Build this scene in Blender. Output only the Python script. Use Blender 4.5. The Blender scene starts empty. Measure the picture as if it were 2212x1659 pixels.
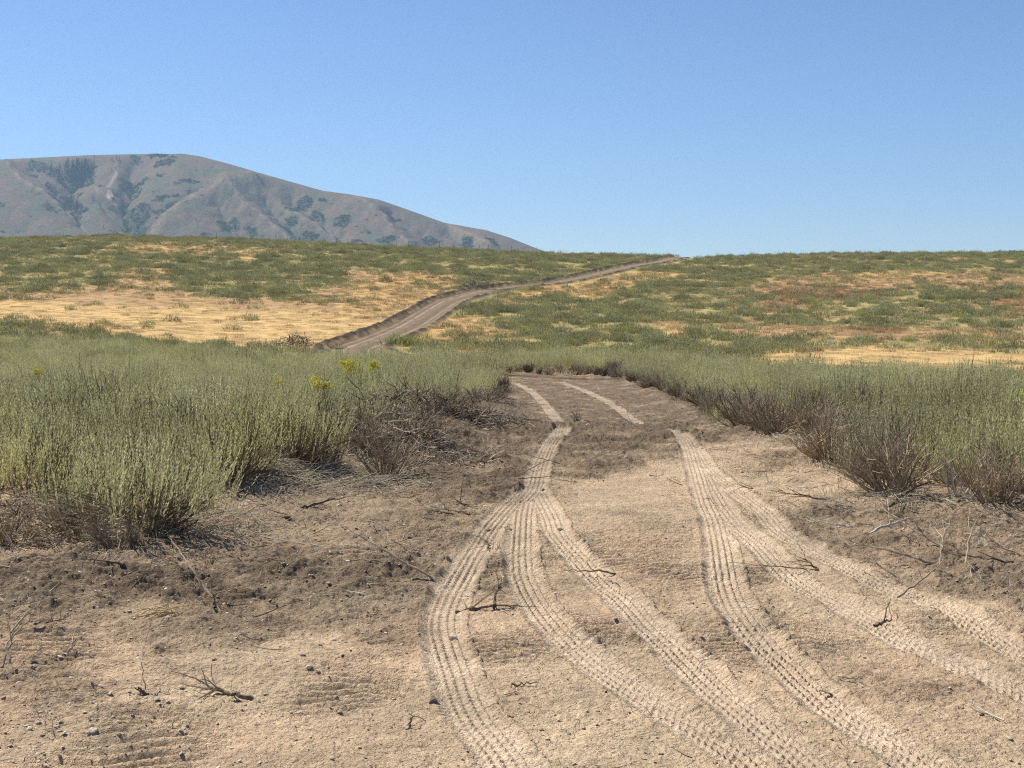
import bpy, math, random
import numpy as np
from math import radians, sin, cos, pi

S = bpy.context.scene
COL = S.collection

# ------------------------------------------------------------------ camera, sky, sun, exposure
EYE = 1.6
FPX = 2950.0                                   # focal length in units of a 2212 px wide picture
PITCH = math.atan((829.5 - 645.0) / FPX)
cam_d = bpy.data.cameras.new('camera')
cam_d.sensor_width = 36.0
cam_d.lens = FPX / 2212.0 * 36.0
cam_d.clip_start = 0.1
cam_d.clip_end = 30000
cam = bpy.data.objects.new('camera', cam_d)
COL.objects.link(cam)
cam.location = (0, 0, EYE)
cam.rotation_euler = (pi / 2 - PITCH, 0, 0)
S.camera = cam

SUN_EL = radians(51)
SUN_AZ = math.atan2(-0.80, 0.60)               # clockwise from +Y
world = bpy.data.worlds.new('World')
S.world = world
world.use_nodes = True
wn = world.node_tree.nodes
wl = world.node_tree.links
bg = wn['Background']
sky = wn.new('ShaderNodeTexSky')
sky.sky_type = 'NISHITA'
sky.sun_disc = False
sky.sun_elevation = SUN_EL
sky.sun_rotation = SUN_AZ
sky.altitude = 1500
sky.air_density = 1.0
sky.dust_density = 0.15
sky.ozone_density = 4.0
tintn = wn.new('ShaderNodeMix'); tintn.data_type = 'RGBA'; tintn.blend_type = 'MULTIPLY'
tintn.inputs[0].default_value = 1.0
tintn.inputs[7].default_value = (0.86, 0.96, 1.10, 1)      # the camera's white balance
wl.new(sky.outputs[0], tintn.inputs[6])
wl.new(tintn.outputs[2], bg.inputs[0])
bg.inputs[1].default_value = 0.077

sun_d = bpy.data.lights.new('sun', 'SUN')
sun_d.energy = 4.8
sun_d.angle = radians(0.5)
sun_d.color = (1.0, 0.94, 0.83)
sun = bpy.data.objects.new('sun', sun_d)
COL.objects.link(sun)
sx, sy, sz = sin(SUN_AZ) * cos(SUN_EL), cos(SUN_AZ) * cos(SUN_EL), sin(SUN_EL)
from mathutils import Vector
sun.rotation_euler = Vector((sx, sy, sz)).to_track_quat('Z', 'Y').to_euler()

S.view_settings.view_transform = 'Standard'
S.view_settings.look = 'None'
S.view_settings.gamma = 1.0
S.view_settings.use_curve_mapping = False
S.view_settings.exposure = 0.55
S.render.engine = 'CYCLES'
S.cycles.max_bounces = 5
S.cycles.diffuse_bounces = 2
S.cycles.glossy_bounces = 1
S.cycles.transmission_bounces = 3
S.cycles.transparent_max_bounces = 4
S.cycles.volume_bounces = 0
S.cycles.use_denoising = False
S.cycles.denoiser = 'OPENIMAGEDENOISE'
S.cycles.denoising_input_passes = 'RGB_ALBEDO_NORMAL'
S.cycles.denoising_prefilter = 'ACCURATE'
S.cycles.pixel_filter_type = 'BLACKMAN_HARRIS'
S.cycles.filter_width = 1.15
S.cycles.sample_clamp_indirect = 3

# ------------------------------------------------------------------ helpers
F32 = np.float32

def sstep(a, b, x):
    t = np.clip((x - a) / (b - a), 0, 1)
    return t * t * (3 - 2 * t)

_rng = np.random.RandomState(7)
_perm = _rng.permutation(256).astype(np.int32)
_perm = np.concatenate([_perm, _perm])
_gr = _rng.uniform(-1, 1, (256, 2)).astype(F32)
_gr /= np.linalg.norm(_gr, axis=1)[:, None]

def pn(x, y, seed=0):
    """gradient noise, about -1..1"""
    x = np.asarray(x, dtype=np.float64) + seed * 17.37
    y = np.asarray(y, dtype=np.float64) + seed * 9.73
    xi = np.floor(x).astype(np.int64)
    yi = np.floor(y).astype(np.int64)
    fx = (x - xi).astype(F32)
    fy = (y - yi).astype(F32)
    xi &= 255
    yi &= 255
    x1 = (xi + 1) & 255
    y1 = (yi + 1) & 255
    u = fx * fx * fx * (fx * (fx * 6 - 15) + 10)
    v = fy * fy * fy * (fy * (fy * 6 - 15) + 10)

    def g(ix, iy, dx, dy):
        h = _perm[_perm[ix] + iy]
        return _gr[h, 0] * dx + _gr[h, 1] * dy
    n00 = g(xi, yi, fx, fy)
    n10 = g(x1, yi, fx - 1, fy)
    n01 = g(xi, y1, fx, fy - 1)
    n11 = g(x1, y1, fx - 1, fy - 1)
    a = n00 + u * (n10 - n00)
    b = n01 + u * (n11 - n01)
    return (a + v * (b - a)) * 1.5

def fbm(x, y, seed=0, octv=3, gain=0.5):
    s, a, f = 0.0, 1.0, 1.0
    for k in range(octv):
        s = s + a * pn(x * f, y * f, seed + k * 3)
        a *= gain
        f *= 2.03
    return s

def in_poly(X, Y, poly):
    """even-odd rule, vectorised"""
    X = np.asarray(X); Y = np.asarray(Y)
    r = np.zeros(X.shape, bool)
    n = len(poly)
    for i in range(n):
        x0, y0 = poly[i]
        x1, y1 = poly[(i + 1) % n]
        if y0 == y1:
            continue
        c = (y0 > Y) != (y1 > Y)
        r ^= c & (X < (x1 - x0) * (Y - y0) / (y1 - y0) + x0)
    return r

def soft_poly(X, Y, poly, sxp, syp, seed):
    """polygon mask averaged over warped copies: an irregular, soft border"""
    m = np.zeros(np.shape(X), F32)
    for k, (a, b) in enumerate(((0, 0), (1, .4), (-1, .5), (.4, -1), (-.5, .9))):
        m += in_poly(X + a * sxp * .5, Y + b * syp * .5, poly)
    return m / 5.0

def seg_dist(x, y, pts):
    """distance, signed side distance and arc length along a polyline (arrays x, y)"""
    best = np.full(np.shape(x), 1e9)
    sd = np.zeros(np.shape(x))
    al = np.zeros(np.shape(x))
    s0 = 0.0
    for (x0, y0), (x1, y1) in zip(pts[:-1], pts[1:]):
        dx, dy = x1 - x0, y1 - y0
        L = math.hypot(dx, dy)
        t = np.clip(((x - x0) * dx + (y - y0) * dy) / (L * L), 0, 1)
        ex = x - (x0 + t * dx)
        ey = y - (y0 + t * dy)
        d = np.hypot(ex, ey)
        m = d < best
        best = np.where(m, d, best)
        sd = np.where(m, (dx * ey - dy * ex) / L, sd)
        al = np.where(m, s0 + t * L, al)
        s0 += L
    return best, sd, al

def smooth_line(pts, n=8):
    """Catmull-Rom resample"""
    P = [np.array(p, float) for p in pts]
    P = [2 * P[0] - P[1]] + P + [2 * P[-1] - P[-2]]
    out = []
    for i in range(1, len(P) - 2):
        for k in range(n):
            t = k / n
            a, b, c, d = P[i - 1], P[i], P[i + 1], P[i + 2]
            out.append(.5 * ((2 * b) + (-a + c) * t + (2 * a - 5 * b + 4 * c - d) * t * t + (-a + 3 * b - 3 * c + d) * t ** 3))
    out.append(P[-2])
    return [tuple(o) for o in out]

# ------------------------------------------------------------------ the lie of the land
_ty = np.linspace(-20, 70, 1801)
_tz = np.interp(_ty, [-20, 0, 10, 15, 16.9, 18.2, 21, 25, 30, 40, 50, 60, 70],
                [0.3, 0, 0.0, 0.01, 0.03, -0.12, -0.48, -0.84, -1.0, -1.12, -1.34, -1.55, -1.7])
_k = np.hanning(15); _k /= _k.sum()
_tzs = np.convolve(np.pad(_tz, 7, 'edge'), _k, 'valid')

SKY_X = [-2500, -600, 0, 250, 500, 640, 800, 1000, 1200, 1440, 1500, 1560, 1800, 2212, 2900, 5000]
SKY_Y = [560, 520, 517, 510, 517, 522, 532, 540, 549, 554, 556, 555, 549, 547, 552, 600]
DTOP = 272.0

def slopeY(Y):
    return np.tan(np.arctan((829.5 - Y) / FPX) - PITCH)

def base_z(x, y):
    x = np.asarray(x, float); y = np.asarray(y, float)
    near = np.interp(y, _ty, _tzs)
    yy = np.maximum(y, 1.0)
    X = 1106 + FPX * x / yy
    ysk = np.interp(X, SKY_X, SKY_Y)
    t = np.clip((y - 60) / (DTOP - 60), 0, 1)
    fr = 1 - (1 - t) ** 1.55
    Yp = 800 + (ysk - 800) * fr
    far = EYE + yy * slopeY(Yp)
    zt = EYE + DTOP * slopeY(ysk)
    ov = np.maximum(y - DTOP, 0)
    beyond = zt + ov * 0.02 - ov * 0.02 - 22 * (1 - np.exp(-(ov / 260.0) ** 1.3)) * 1.0
    far = np.where(y > DTOP, beyond, far)
    w = sstep(56, 66, y)
    return near * (1 - w) + far * w

def ray(X, Y):
    u = (829.5 - Y) / FPX
    return np.array([(X - 1106) / FPX, cos(PITCH) + u * sin(PITCH), -sin(PITCH) + u * cos(PITCH)])

def px(X, Y, ymin=2.0):
    """ground point that the photograph shows at picture position X, Y (2212 wide)"""
    d = ray(X, Y)
    ys = np.concatenate([np.arange(ymin, 60, 0.05), np.arange(60, DTOP + 4, 0.25)])
    k = ys / d[1]
    xs = d[0] * k
    zr = EYE + d[2] * k
    g = base_z(xs, ys)
    hit = np.nonzero(zr <= g)[0]
    i = hit[0] if len(hit) else len(ys) - 1
    return float(xs[i]), float(ys[i])

def proj(x, y, z):
    dz = z - EYE
    f = y * cos(PITCH) - dz * sin(PITCH)
    u = y * sin(PITCH) + dz * cos(PITCH)
    f = np.maximum(f, 0.3)
    return 1106 + FPX * x / f, 829.5 - FPX * u / f

def wpts(pl, n=6, ymin=2.0):
    return smooth_line([px(X, Y, ymin) for X, Y in pl], n)

# tyre tracks, graded road
TR = dict(
    merged=[(1212, 926), (1209, 934), (1185, 965), (1165, 1010), (1152, 1060), (1128, 1085)],
    A=[(1128, 1068), (1095, 1100), (1057, 1146), (1025, 1195), (1000, 1239), (970, 1293), (954, 1346), (964, 1399), (984, 1456), (1004, 1516), (1030, 1573), (1087, 1639), (1120, 1700)],
    B=[(1140, 1068), (1130, 1110), (1127, 1146), (1125, 1213), (1133, 1259), (1164, 1313), (1210, 1373), (1284, 1439), (1354, 1489), (1430, 1539), (1508, 1583), (1608, 1653), (1660, 1700)],
    C=[(1158, 1064), (1184, 1110), (1204, 1159), (1257, 1216), (1304, 1266), (1354, 1306), (1397, 1356), (1454, 1406), (1492, 1446), (1542, 1493), (1592, 1533), (1658, 1589), (1735, 1653), (1780, 1700)],
    D=[(1438, 930), (1462, 938), (1485, 960), (1505, 1020), (1525, 1087), (1542, 1126), (1555, 1186), (1568, 1266), (1598, 1333), (1652, 1399), (1692, 1439), (1758, 1499), (1835, 1559), (1925, 1619), (1975, 1653), (2040, 1710)],
    E=[(1520, 1030), (1552, 1090), (1592, 1139), (1642, 1183), (1708, 1249), (1775, 1293), (1875, 1346), (1975, 1403), (2075, 1446), (2208, 1506), (2330, 1560)],
    F=[(1500, 975), (1525, 1015), (1575, 1053), (1642, 1103), (1680, 1146), (1742, 1186), (1808, 1216), (1875, 1249), (1942, 1283), (2008, 1309), (2108, 1359), (2208, 1416), (2330, 1470)],
)
TRW = {k: wpts(v) for k, v in TR.items()}
TRF = dict(
    farleft=[(1030, 818), (1064, 820), (1114, 830), (1150, 849), (1180, 880), (1205, 911)],
    farright=[(1030, 813), (1057, 814), (1137, 819), (1204, 825), (1254, 842), (1304, 865), (1347, 892), (1388, 924)],
)
TRFW = {k: wpts(v, 6, 19.0) for k, v in TRF.items()}
ROAD_FAR = [(985, 800), (880, 782), (800, 765)]
ROAD_PX = [(768, 751), (828, 727), (884, 702), (927, 676), (970, 650), (1010, 638), (1045, 629), (1112, 619), (1204, 610), (1287, 593), (1370, 574), (1430, 565)]
road_w = [px(X, Y) for X, Y in ROAD_PX]
road_w += [(px(1470, 559)[0], 262.0), (272.0 * (1508 - 1106) / FPX, 272.0), (44.0, 300.0)]
ROADW = smooth_line([px(1185, 824), px(1040, 816), px(935, 804), px(850, 788), px(790, 768)] + road_w, 5)

BANK_R = wpts([(1300, 812), (1400, 838), (1500, 878), (1580, 912), (1720, 955), (1860, 1010), (1960, 1075), (2100, 1100)], 4, 9.0)
BANK_L = wpts([(560, 1050), (700, 1000), (850, 985), (960, 925), (1060, 890)], 4, 9.0)
WIND = [([(-40, 1262), (300, 1248), (620, 1240), (930, 1246)], .035, .16), ([(-60, 1500), (120, 1470), (300, 1460)], .03, .2),
        ([(330, 1452), (560, 1440), (760, 1425)], .02, .14), ([(1020, 938), (1180, 930), (1400, 931), (1480, 940)], .016, .3),
        ([(980, 1056), (1100, 1060), (1200, 1052)], .010, .3), ([(1800, 1310), (1960, 1330), (2120, 1330)], .04, .25),
        ([(1690, 1390), (1730, 1400), (1740, 1440)], .025, .1), ([(1580, 1450), (1640, 1470), (1660, 1500)], .02, .1),
        ([(700, 1330), (860, 1290), (900, 1270)], .02, .15), ([(560, 1200), (760, 1190), (900, 1180)], .025, .2),
        ([(1960, 1180), (2090, 1160), (2212, 1170)], .03, .3)]
WINDW = [(wpts(p, 4), a, w) for p, a, w in WIND]

DARK = [
    ([(1400, 815), (1520, 850), (1620, 890), (1800, 960), (1900, 1010), (1780, 1010), (1640, 985), (1560, 960), (1480, 935)], .5),
    ([(-900, 1185), (0, 1200), (330, 1180), (560, 1050), (880, 1030), (1140, 1045), (1060, 1130), (985, 1230), (930, 1370), (640, 1395), (300, 1400), (-900, 1340)], .46),
    ([(-900, 1215), (400, 1212), (900, 1225), (945, 1250), (900, 1310), (600, 1330), (200, 1325), (-900, 1300)], .32),
    ([(800, 1050), (900, 960), (1000, 905), (1480, 915), (1500, 950), (1440, 1000), (1330, 1040), (1200, 1055), (1000, 1062)], .75),
    ([(1000, 700), (1600, 800), (1650, 925), (1480, 938), (1200, 938), (1000, 945)], .85),
    ([(1640, 1075), (1900, 1075), (2212, 1080), (3000, 1100), (3000, 1360), (2212, 1340), (2000, 1290), (1800, 1205), (1690, 1130)], .55),
    ([(640, 965), (900, 880), (1060, 870), (1060, 960), (900, 1040), (720, 1050)], .55),
    ([(1340, 1230), (1400, 1260), (1480, 1350), (1500, 1420), (1440, 1390), (1380, 1320)], .45),
    ([(1600, 1220), (1700, 1290), (1760, 1380), (1700, 1400), (1640, 1330)], .35),
    ([(1010, 1200), (1110, 1190), (1150, 1330), (1040, 1320)], .45),
    ([(1440, 1500), (1530, 1520), (1620, 1600), (1520, 1610)], .4),
    ([(1780, 1430), (1950, 1480), (2000, 1560), (1880, 1540)], .25),
    ([(-40, 1470), (200, 1455), (260, 1490), (-40, 1530)], .4),
    ([(1660, 960), (1900, 1000), (2000, 1070), (1800, 1060)], .3),
]

def field_masks(x, y, z):
    """dark/loose soil strength near the camera"""
    X, Y = proj(x, y, z)
    sc = np.clip((Y - 640) / 500.0, .12, 1.6)
    wx = fbm(x * 1.1, y * .6, 31, 5, .65) * 65 * sc
    wy = fbm(x * 1.0, y * .6, 47, 4, .6) * 40 * sc
    d = np.zeros(np.shape(x), F32)
    for poly, st in DARK:
        d = d + st * soft_poly(X + wx, Y + wy, poly, 60, 34, 5)
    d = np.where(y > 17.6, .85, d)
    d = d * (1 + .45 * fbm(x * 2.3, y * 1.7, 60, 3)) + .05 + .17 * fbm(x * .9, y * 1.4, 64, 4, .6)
    return np.clip(d, 0, 1)

def near_relief(x, y, dark):
    """metres of relief near the camera; returns height and a pressed-flat track mask"""
    tmask = np.zeros(np.shape(x))
    tread = np.zeros(np.shape(x))
    smooth = np.zeros(np.shape(x))
    for name, pts in list(TRW.items()) + list(TRFW.items()):
        a = np.array(pts)
        hw = .098 if name in TRW else .12
        bx = (x > a[:, 0].min() - .35) & (x < a[:, 0].max() + .35) & (y > a[:, 1].min() - .35) & (y < a[:, 1].max() + .35)
        idx = np.nonzero(bx)[0]
        if not len(idx):
            continue
        xs, ys = x[idx], y[idx]
        d, sd, al = seg_dist(xs, ys, pts)
        jig = pn(xs * 3.2, ys * 3.2, 5) * .020 + pn(xs * 14, ys * 14, 6) * .008
        m = 1 - sstep(hw - .02, hw + .035, d + jig)
        k = d < hw + .1
        sdz = sd + .006 * np.sin(al * 2 * pi / .052)
        q = np.minimum(np.abs(np.abs(sdz) - .019), np.abs(np.abs(sdz) - .056))
        ridge = np.exp(-(q / .0075) ** 2)
        brk = .78 + .22 * np.cos(al * 2 * pi / .052 + np.sign(sd) * 1.3 + 30 * np.abs(sd))
        fade = .80 + .45 * fbm(xs * 1.6, ys * 1.1, 15, 3)
        lug = np.where(np.abs(sd) > .072, .5 + .5 * np.cos(al * 2 * pi / .045), 0) * np.exp(-((np.abs(sd) - .095) / .03) ** 2)
        lug = lug * (1 - sstep(hw + .02, hw + .07, d))
        shoulder = np.exp(-((d - hw - .03) / .022) ** 2)
        h = m * (-.010 + .018 * ridge * brk * np.clip(fade, .15, 1.15)) + lug * .010 + shoulder * .007
        new = m > tmask[idx]
        tread[idx] = np.where(k & new, h, np.where(k & ~new, tread[idx] + h * .2 * (1 - tmask[idx]), tread[idx]))
        tmask[idx] = np.maximum(tmask[idx], m)
    rough = .36 + 1.25 * dark
    h = .024 * pn(x / .9, y / .7, 1) * rough
    h = h + .024 * pn(x / .30, y / .17, 2) * rough
    h = h + .020 * np.abs(pn(x / .11, y / .075, 3)) * rough * 1.2
    nearw = 1 - sstep(16, 26, y)
    h = h + nearw * .0085 * pn(x / .045, y / .034, 4) * (.5 + dark)
    h = h + nearw * .0045 * pn(x / .02, y / .017, 6) * (.6 + dark)
    # transverse cleat ripples left by the dozer
    rip = np.sin(2 * pi * (y + .12 * pn(x / .5, y / .7, 9) + .25 * (x / 3.0) ** 2) / .075)
    rmask = sstep(-.05, .5, fbm(x / 1.3, y / 1.6, 21, 2))
    h = h + .019 * rip * rmask * nearw * (1 - .6 * dark)
    # loose clods
    cl = pn(x / .07, y / .07, 41)
    h = h + nearw * np.maximum(cl - .42, 0) * .022 * (.15 + dark)
    for pts, a, w in WINDW:
        d, sd, al = seg_dist(x, y, pts)
        h = h + a * np.exp(-(d / w) ** 2) * (1 + .8 * pn(x * 5, y * 5, 71))
    d, sd, al = seg_dist(x, y, BANK_R)
    h = h + (.07 + .06 * pn(x * 1.4, y * 1.4, 73)) * np.exp(-((d - .25) / .42) ** 2)
    d, sd, al = seg_dist(x, y, BANK_L)
    h = h + (.16 + .08 * pn(x * 1.4, y * 1.4, 74)) * np.exp(-((d - .1) / .45) ** 2)
    keep = 1 - .72 * tmask
    return h * keep + tread, tmask

def far_relief(x, y):
    w = sstep(50, 75, y)
    h = .32 * fbm(x / 17, y / 21, 81, 2) * (1 - sstep(235, 262, y))
    h = h + .07 * pn(x / 1.6, y / 1.9, 85)
    idx = np.nonzero(y > 38)[0] if np.ndim(y) else np.arange(1)
    near_flat = 1.0
    road = np.zeros(np.shape(x)); side = np.zeros(np.shape(x)); al = np.zeros(np.shape(x))
    d = np.full(np.shape(x), 99.0)
    if len(idx):
        dd, ss, aa = seg_dist(x[idx], y[idx], ROADW)
        d[idx], side[idx], al[idx] = dd, ss, aa
    HW = 1.5
    h = h * sstep(2.5, 11, d)
    road = 1 - sstep(HW - .1, HW + .35, d + .25 * pn(x / .8, y / 2.2, 88))
    lb = np.exp(-((side - HW - .7) / .45) ** 2) * (.30 + .10 * fbm(x / 6.7, y / 9.1, 90, 2) + .16 * pn(x / .55, y / 1.3, 93))      # the windrow uphill of the road
    rb = np.exp(-((-side - HW - .55) / .38) ** 2) * (.22 + .10 * fbm(x / 2.1, y / 3.3, 91, 3) + .12 * pn(x / .6, y / 1.2, 94))
    lb = np.where(y > 38, lb, 0); rb = np.where(y > 38, rb, 0)
    h = h * (1 - road) * w - .12 * road * w + (lb + rb) * sstep(60, 90, y) * np.where(y > 262, 0, 1)
    rut = (np.exp(-((np.abs(side + .1) - .8) / .14) ** 2) + .8 * np.exp(-((side - 1.35) / .1) ** 2) + .6 * np.exp(-((side + 1.3) / .08) ** 2)) * (.7 + .5 * pn(x * 2, y / 4, 95)) * road
    return h, road, np.clip(lb * 4.2 + rb * 4.2, 0, 1), rut, side

def H(x, y, full=False):
    x = np.atleast_1d(np.asarray(x, float)); y = np.atleast_1d(np.asarray(y, float))
    b = base_z(x, y)
    dark = field_masks(x, y, b)
    nw = 1 - sstep(50, 60, y)
    nh = np.zeros_like(x); tm = np.zeros_like(x)
    i = np.nonzero(y < 61)[0]
    if len(i):
        a, c = near_relief(x[i], y[i], dark[i])
        nh[i], tm[i] = a, c
    fh, road, bank, rut, side = far_relief(x, y)
    z = b + nh * nw + fh
    if full:
        return z, dark, tm, road, bank, rut, side
    return z

# ------------------------------------------------------------------ hillside cover, painted as zones of dry grass and brush
STRAW = (.56, .375, .155); GOLD = (.50, .32, .125); ORANGE = (.43, .275, .13); RUST = (.33, .19, .10); OLIVE = (.35, .285, .115); BARE = (.33, .25, .16)
ZONES = [  # polygon, ground colour, brush density 0..1, dry-grass density
    ([(-3000, 400), (5000, 400), (5000, 900), (-3000, 900)], OLIVE, .62, .4),
    # left hill
    ([(-3000, 575), (0, 570), (200, 600), (330, 575), (520, 600), (720, 590), (960, 585), (1000, 625), (850, 700), (760, 750), (-3000, 760)], ORANGE, .26, .7),
    ([(330, 560), (700, 570), (760, 600), (650, 645), (480, 650), (380, 620)], OLIVE, .75, .3),
    ([(-3000, 560), (0, 560), (260, 565), (240, 620), (60, 630), (-3000, 610)], OLIVE, .55, .4),
    ([(-3000, 660), (0, 650), (260, 648), (560, 655), (800, 676), (850, 698), (760, 755), (560, 752), (400, 740), (240, 722), (0, 700), (-3000, 700)], STRAW, .015, 1.0),
    ([(100, 622), (420, 640), (700, 655), (880, 662), (860, 690), (560, 668), (240, 660), (60, 650)], ORANGE, .06, .8),
    ([(740, 600), (930, 590), (985, 615), (900, 660), (800, 690), (700, 690), (760, 640)], GOLD, .08, .9),
    ([(250, 530), (420, 525), (500, 540), (400, 553), (300, 550)], GOLD, .25, .8),
    ([(480, 540), (620, 540), (600, 556), (500, 556)], STRAW, .2, .8),
    ([(-3000, 705), (0, 702), (120, 705), (330, 735), (640, 765), (760, 770), (760, 830), (-3000, 830)], OLIVE, .9, .3),
    ([(60, 700), (230, 702), (300, 722), (160, 722)], STRAW, .35, .9),
    # right of the climbing road
    ([(850, 740), (940, 700), (1010, 660), (1120, 630), (1300, 598), (1420, 582), (1500, 596), (1440, 640), (1300, 650), (1200, 640), (1130, 650), (1060, 660), (1050, 700), (1130, 722), (1000, 735)], GOLD, .12, .9),
    ([(1000, 660), (1200, 640), (1330, 680), (1450, 720), (1440, 775), (1000, 775), (980, 740), (1140, 725), (1040, 690)], OLIVE, .85, .3),
    ([(900, 765), (1060, 756), (1200, 770), (1400, 772), (1400, 782), (900, 790)], STRAW, .45, .8),
    ([(1400, 600), (1640, 610), (1640, 700), (1480, 720), (1360, 680), (1320, 640)], OLIVE, .55, .6),
    ([(1420, 690), (1500, 700), (1470, 745), (1440, 740)], GOLD, .1, .8),
    ([(1640, 602), (1800, 590), (2000, 588), (2212, 590), (5000, 590), (5000, 630), (2212, 628), (1900, 622), (1700, 640), (1600, 640)], ORANGE, .14, .9),
    ([(1840, 590), (2080, 586), (2050, 598), (1860, 600)], GOLD, .05, .9),
    ([(1700, 622), (1960, 620), (1900, 642), (1740, 655), (1690, 690), (1640, 680), (1660, 640)], RUST, .2, .8),
    ([(2120, 635), (5000, 640), (5000, 700), (2200, 690), (2130, 660)], RUST, .38, .7),
    ([(1450, 690), (1700, 672), (2212, 680), (5000, 690), (5000, 715), (2212, 715), (1700, 700), (1500, 712)], OLIVE, .5, .6),
    ([(1540, 704), (1700, 700), (1900, 708), (2212, 712), (5000, 712), (5000, 745), (2212, 742), (1900, 736), (1780, 735), (1560, 728)], ORANGE, .10, .9),
    ([(1820, 708), (1960, 712), (1950, 724), (1830, 722)], RUST, .05, .9),
    ([(1470, 730), (1560, 728), (1780, 735), (1830, 745), (1700, 762), (1620, 775), (1440, 785), (1400, 775)], OLIVE, .98, .2),
    ([(1880, 742), (2000, 738), (2212, 744), (5000, 750), (5000, 768), (2212, 764), (2050, 755)], OLIVE, .7, .4),
    ([(1620, 778), (1700, 762), (1850, 750), (2000, 752), (2212, 766), (5000, 775), (5000, 815), (2212, 808), (1900, 806), (1700, 798)], STRAW, .012, 1.0),
]

def hill_cover(x, y, z):
    X, Y = proj(x, y, z)
    wx = fbm(x / 5.5, y / 5.5, 101, 4, .6) * 26
    wy = fbm(x / 5.5, y / 5.5, 113, 4, .6) * 7
    Xw, Yw = X + wx, Y + wy
    c = np.zeros(np.shape(x) + (3,), F32)
    db = np.zeros(np.shape(x), F32)
    dg = np.zeros(np.shape(x), F32)
    for poly, colr, b, g in ZONES:
        m = soft_poly(Xw, Yw, poly, 18, 5, 3)
        c += (np.array(colr, F32) - c) * m[..., None]
        db += (b - db) * m
        dg += (g - dg) * m
    return c, db, dg

# ------------------------------------------------------------------ mesh + object helpers
def mesh_obj(name, V, quads=None, tris=None, mat=None, parent=None, smooth=False, attrs=None, link=True):
    me = bpy.data.meshes.new(name)
    V = np.asarray(V, F32).reshape(-1, 3)
    loops, starts = [], []
    n = 0
    if quads is not None and len(quads):
        q = np.asarray(quads, np.int32).reshape(-1, 4)
        loops.append(q.ravel()); starts.append(np.arange(len(q)) * 4); n += len(q) * 4
    if tris is not None and len(tris):
        t = np.asarray(tris, np.int32).reshape(-1, 3)
        loops.append(t.ravel()); starts.append(np.arange(len(t)) * 3 + n)
    loops = np.concatenate(loops).astype(np.int32); starts = np.concatenate(starts).astype(np.int32)
    me.vertices.add(len(V)); me.vertices.foreach_set('co', V.ravel())
    me.loops.add(len(loops)); me.loops.foreach_set('vertex_index', loops)
    me.polygons.add(len(starts)); me.polygons.foreach_set('loop_start', starts)
    me.polygons.foreach_set('use_smooth', np.full(len(starts), bool(smooth)))
    me.update(calc_edges=True)
    if attrs:
        for k, v in attrs.items():
            v = np.asarray(v, F32)
            if v.ndim == 2:
                a = me.attributes.new(k, 'FLOAT_COLOR', 'POINT')
                a.data.foreach_set('color', np.concatenate([v, np.ones((len(v), 1), F32)], 1).ravel())
            else:
                a = me.attributes.new(k, 'FLOAT', 'POINT')
                a.data.foreach_set('value', v)
    if mat:
        me.materials.append(mat)
    o = bpy.data.objects.new(name, me)
    if link:
        COL.objects.link(o)
    if parent:
        o.parent = parent
    return o

def tag(o, label=None, cat=None, group=None, kind=None):
    if label: o['label'] = label
    if cat: o['category'] = cat
    if group: o['group'] = group
    if kind: o['kind'] = kind
    return o

def empty(name, loc, rz=0.0, sc=1.0):
    o = bpy.data.objects.new(name, None)
    o.empty_display_size = .2
    COL.objects.link(o)
    o.location = loc
    o.rotation_euler = (0, 0, rz)
    o.scale = (sc, sc, sc)
    return o

class Geo:
    """collects tubes and leaf diamonds"""
    def __init__(s):
        s.v, s.q, s.t, s.n, s.sh = [], [], [], 0, []
    def add(s, V, Q=None, T=None, shade=0.5):
        V = np.asarray(V, F32)
        if Q is not None and len(Q): s.q.append(np.asarray(Q) + s.n)
        if T is not None and len(T): s.t.append(np.asarray(T) + s.n)
        s.v.append(V); s.n += len(V)
        s.sh.append(np.broadcast_to(np.asarray(shade, F32), (len(V),)).copy())
    def tube(s, P, R, sides=4, shade=.5):
        P = np.asarray(P, float); R = np.asarray(R, float)
        n = len(P)
        T = np.gradient(P, axis=0)
        T /= np.linalg.norm(T, axis=1)[:, None] + 1e-9
        ref = np.where(np.abs(T[:, 2:3]) > .9, np.array([[1., 0, 0]]), np.array([[0, 0, 1.]]))
        A = np.cross(T, ref); A /= np.linalg.norm(A, axis=1)[:, None] + 1e-9
        B = np.cross(T, A)
        ang = np.arange(sides) * 2 * pi / sides
        ring = (P[:, None] + R[:, None, None] * (A[:, None] * np.cos(ang)[None, :, None] + B[:, None] * np.sin(ang)[None, :, None]))
        i = np.arange(n - 1)[:, None] * sides
        j = np.arange(sides)[None]
        j2 = (j + 1) % sides
        Q = np.stack([i + j, i + j2, i + sides + j2, i + sides + j], -1).reshape(-1, 4)
        s.add(ring.reshape(-1, 3), Q, None, shade)
    def diamonds(s, P, D, W, shade):
        """P base points, D length vectors, W half-width vectors"""
        n = len(P)
        V = np.stack([P, P + D * .45 + W, P + D, P + D * .45 - W], 1).reshape(-1, 3)
        Q = np.arange(n * 4).reshape(-1, 4)
        s.add(V, Q, None, np.repeat(shade, 4))
    def obj(s, name, mat, parent=None, smooth=False, link=True):
        return mesh_obj(name, np.concatenate(s.v), np.concatenate(s.q) if s.q else None, np.concatenate(s.t) if s.t else None,
                        mat, parent, smooth, {'shade': np.concatenate(s.sh)}, link)

def branch(r, p, d, L, n=6, wob=.35, up=.0, grav=0.0):
    """a crooked polyline"""
    P = [np.array(p, float)]
    d = np.array(d, float); d /= np.linalg.norm(d)
    for i in range(n):
        d = d + r.normal(0, wob, 3) * .5 + np.array([0, 0, up - grav])
        d /= np.linalg.norm(d)
        P.append(P[-1] + d * L / n)
    return np.array(P), d

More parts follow.
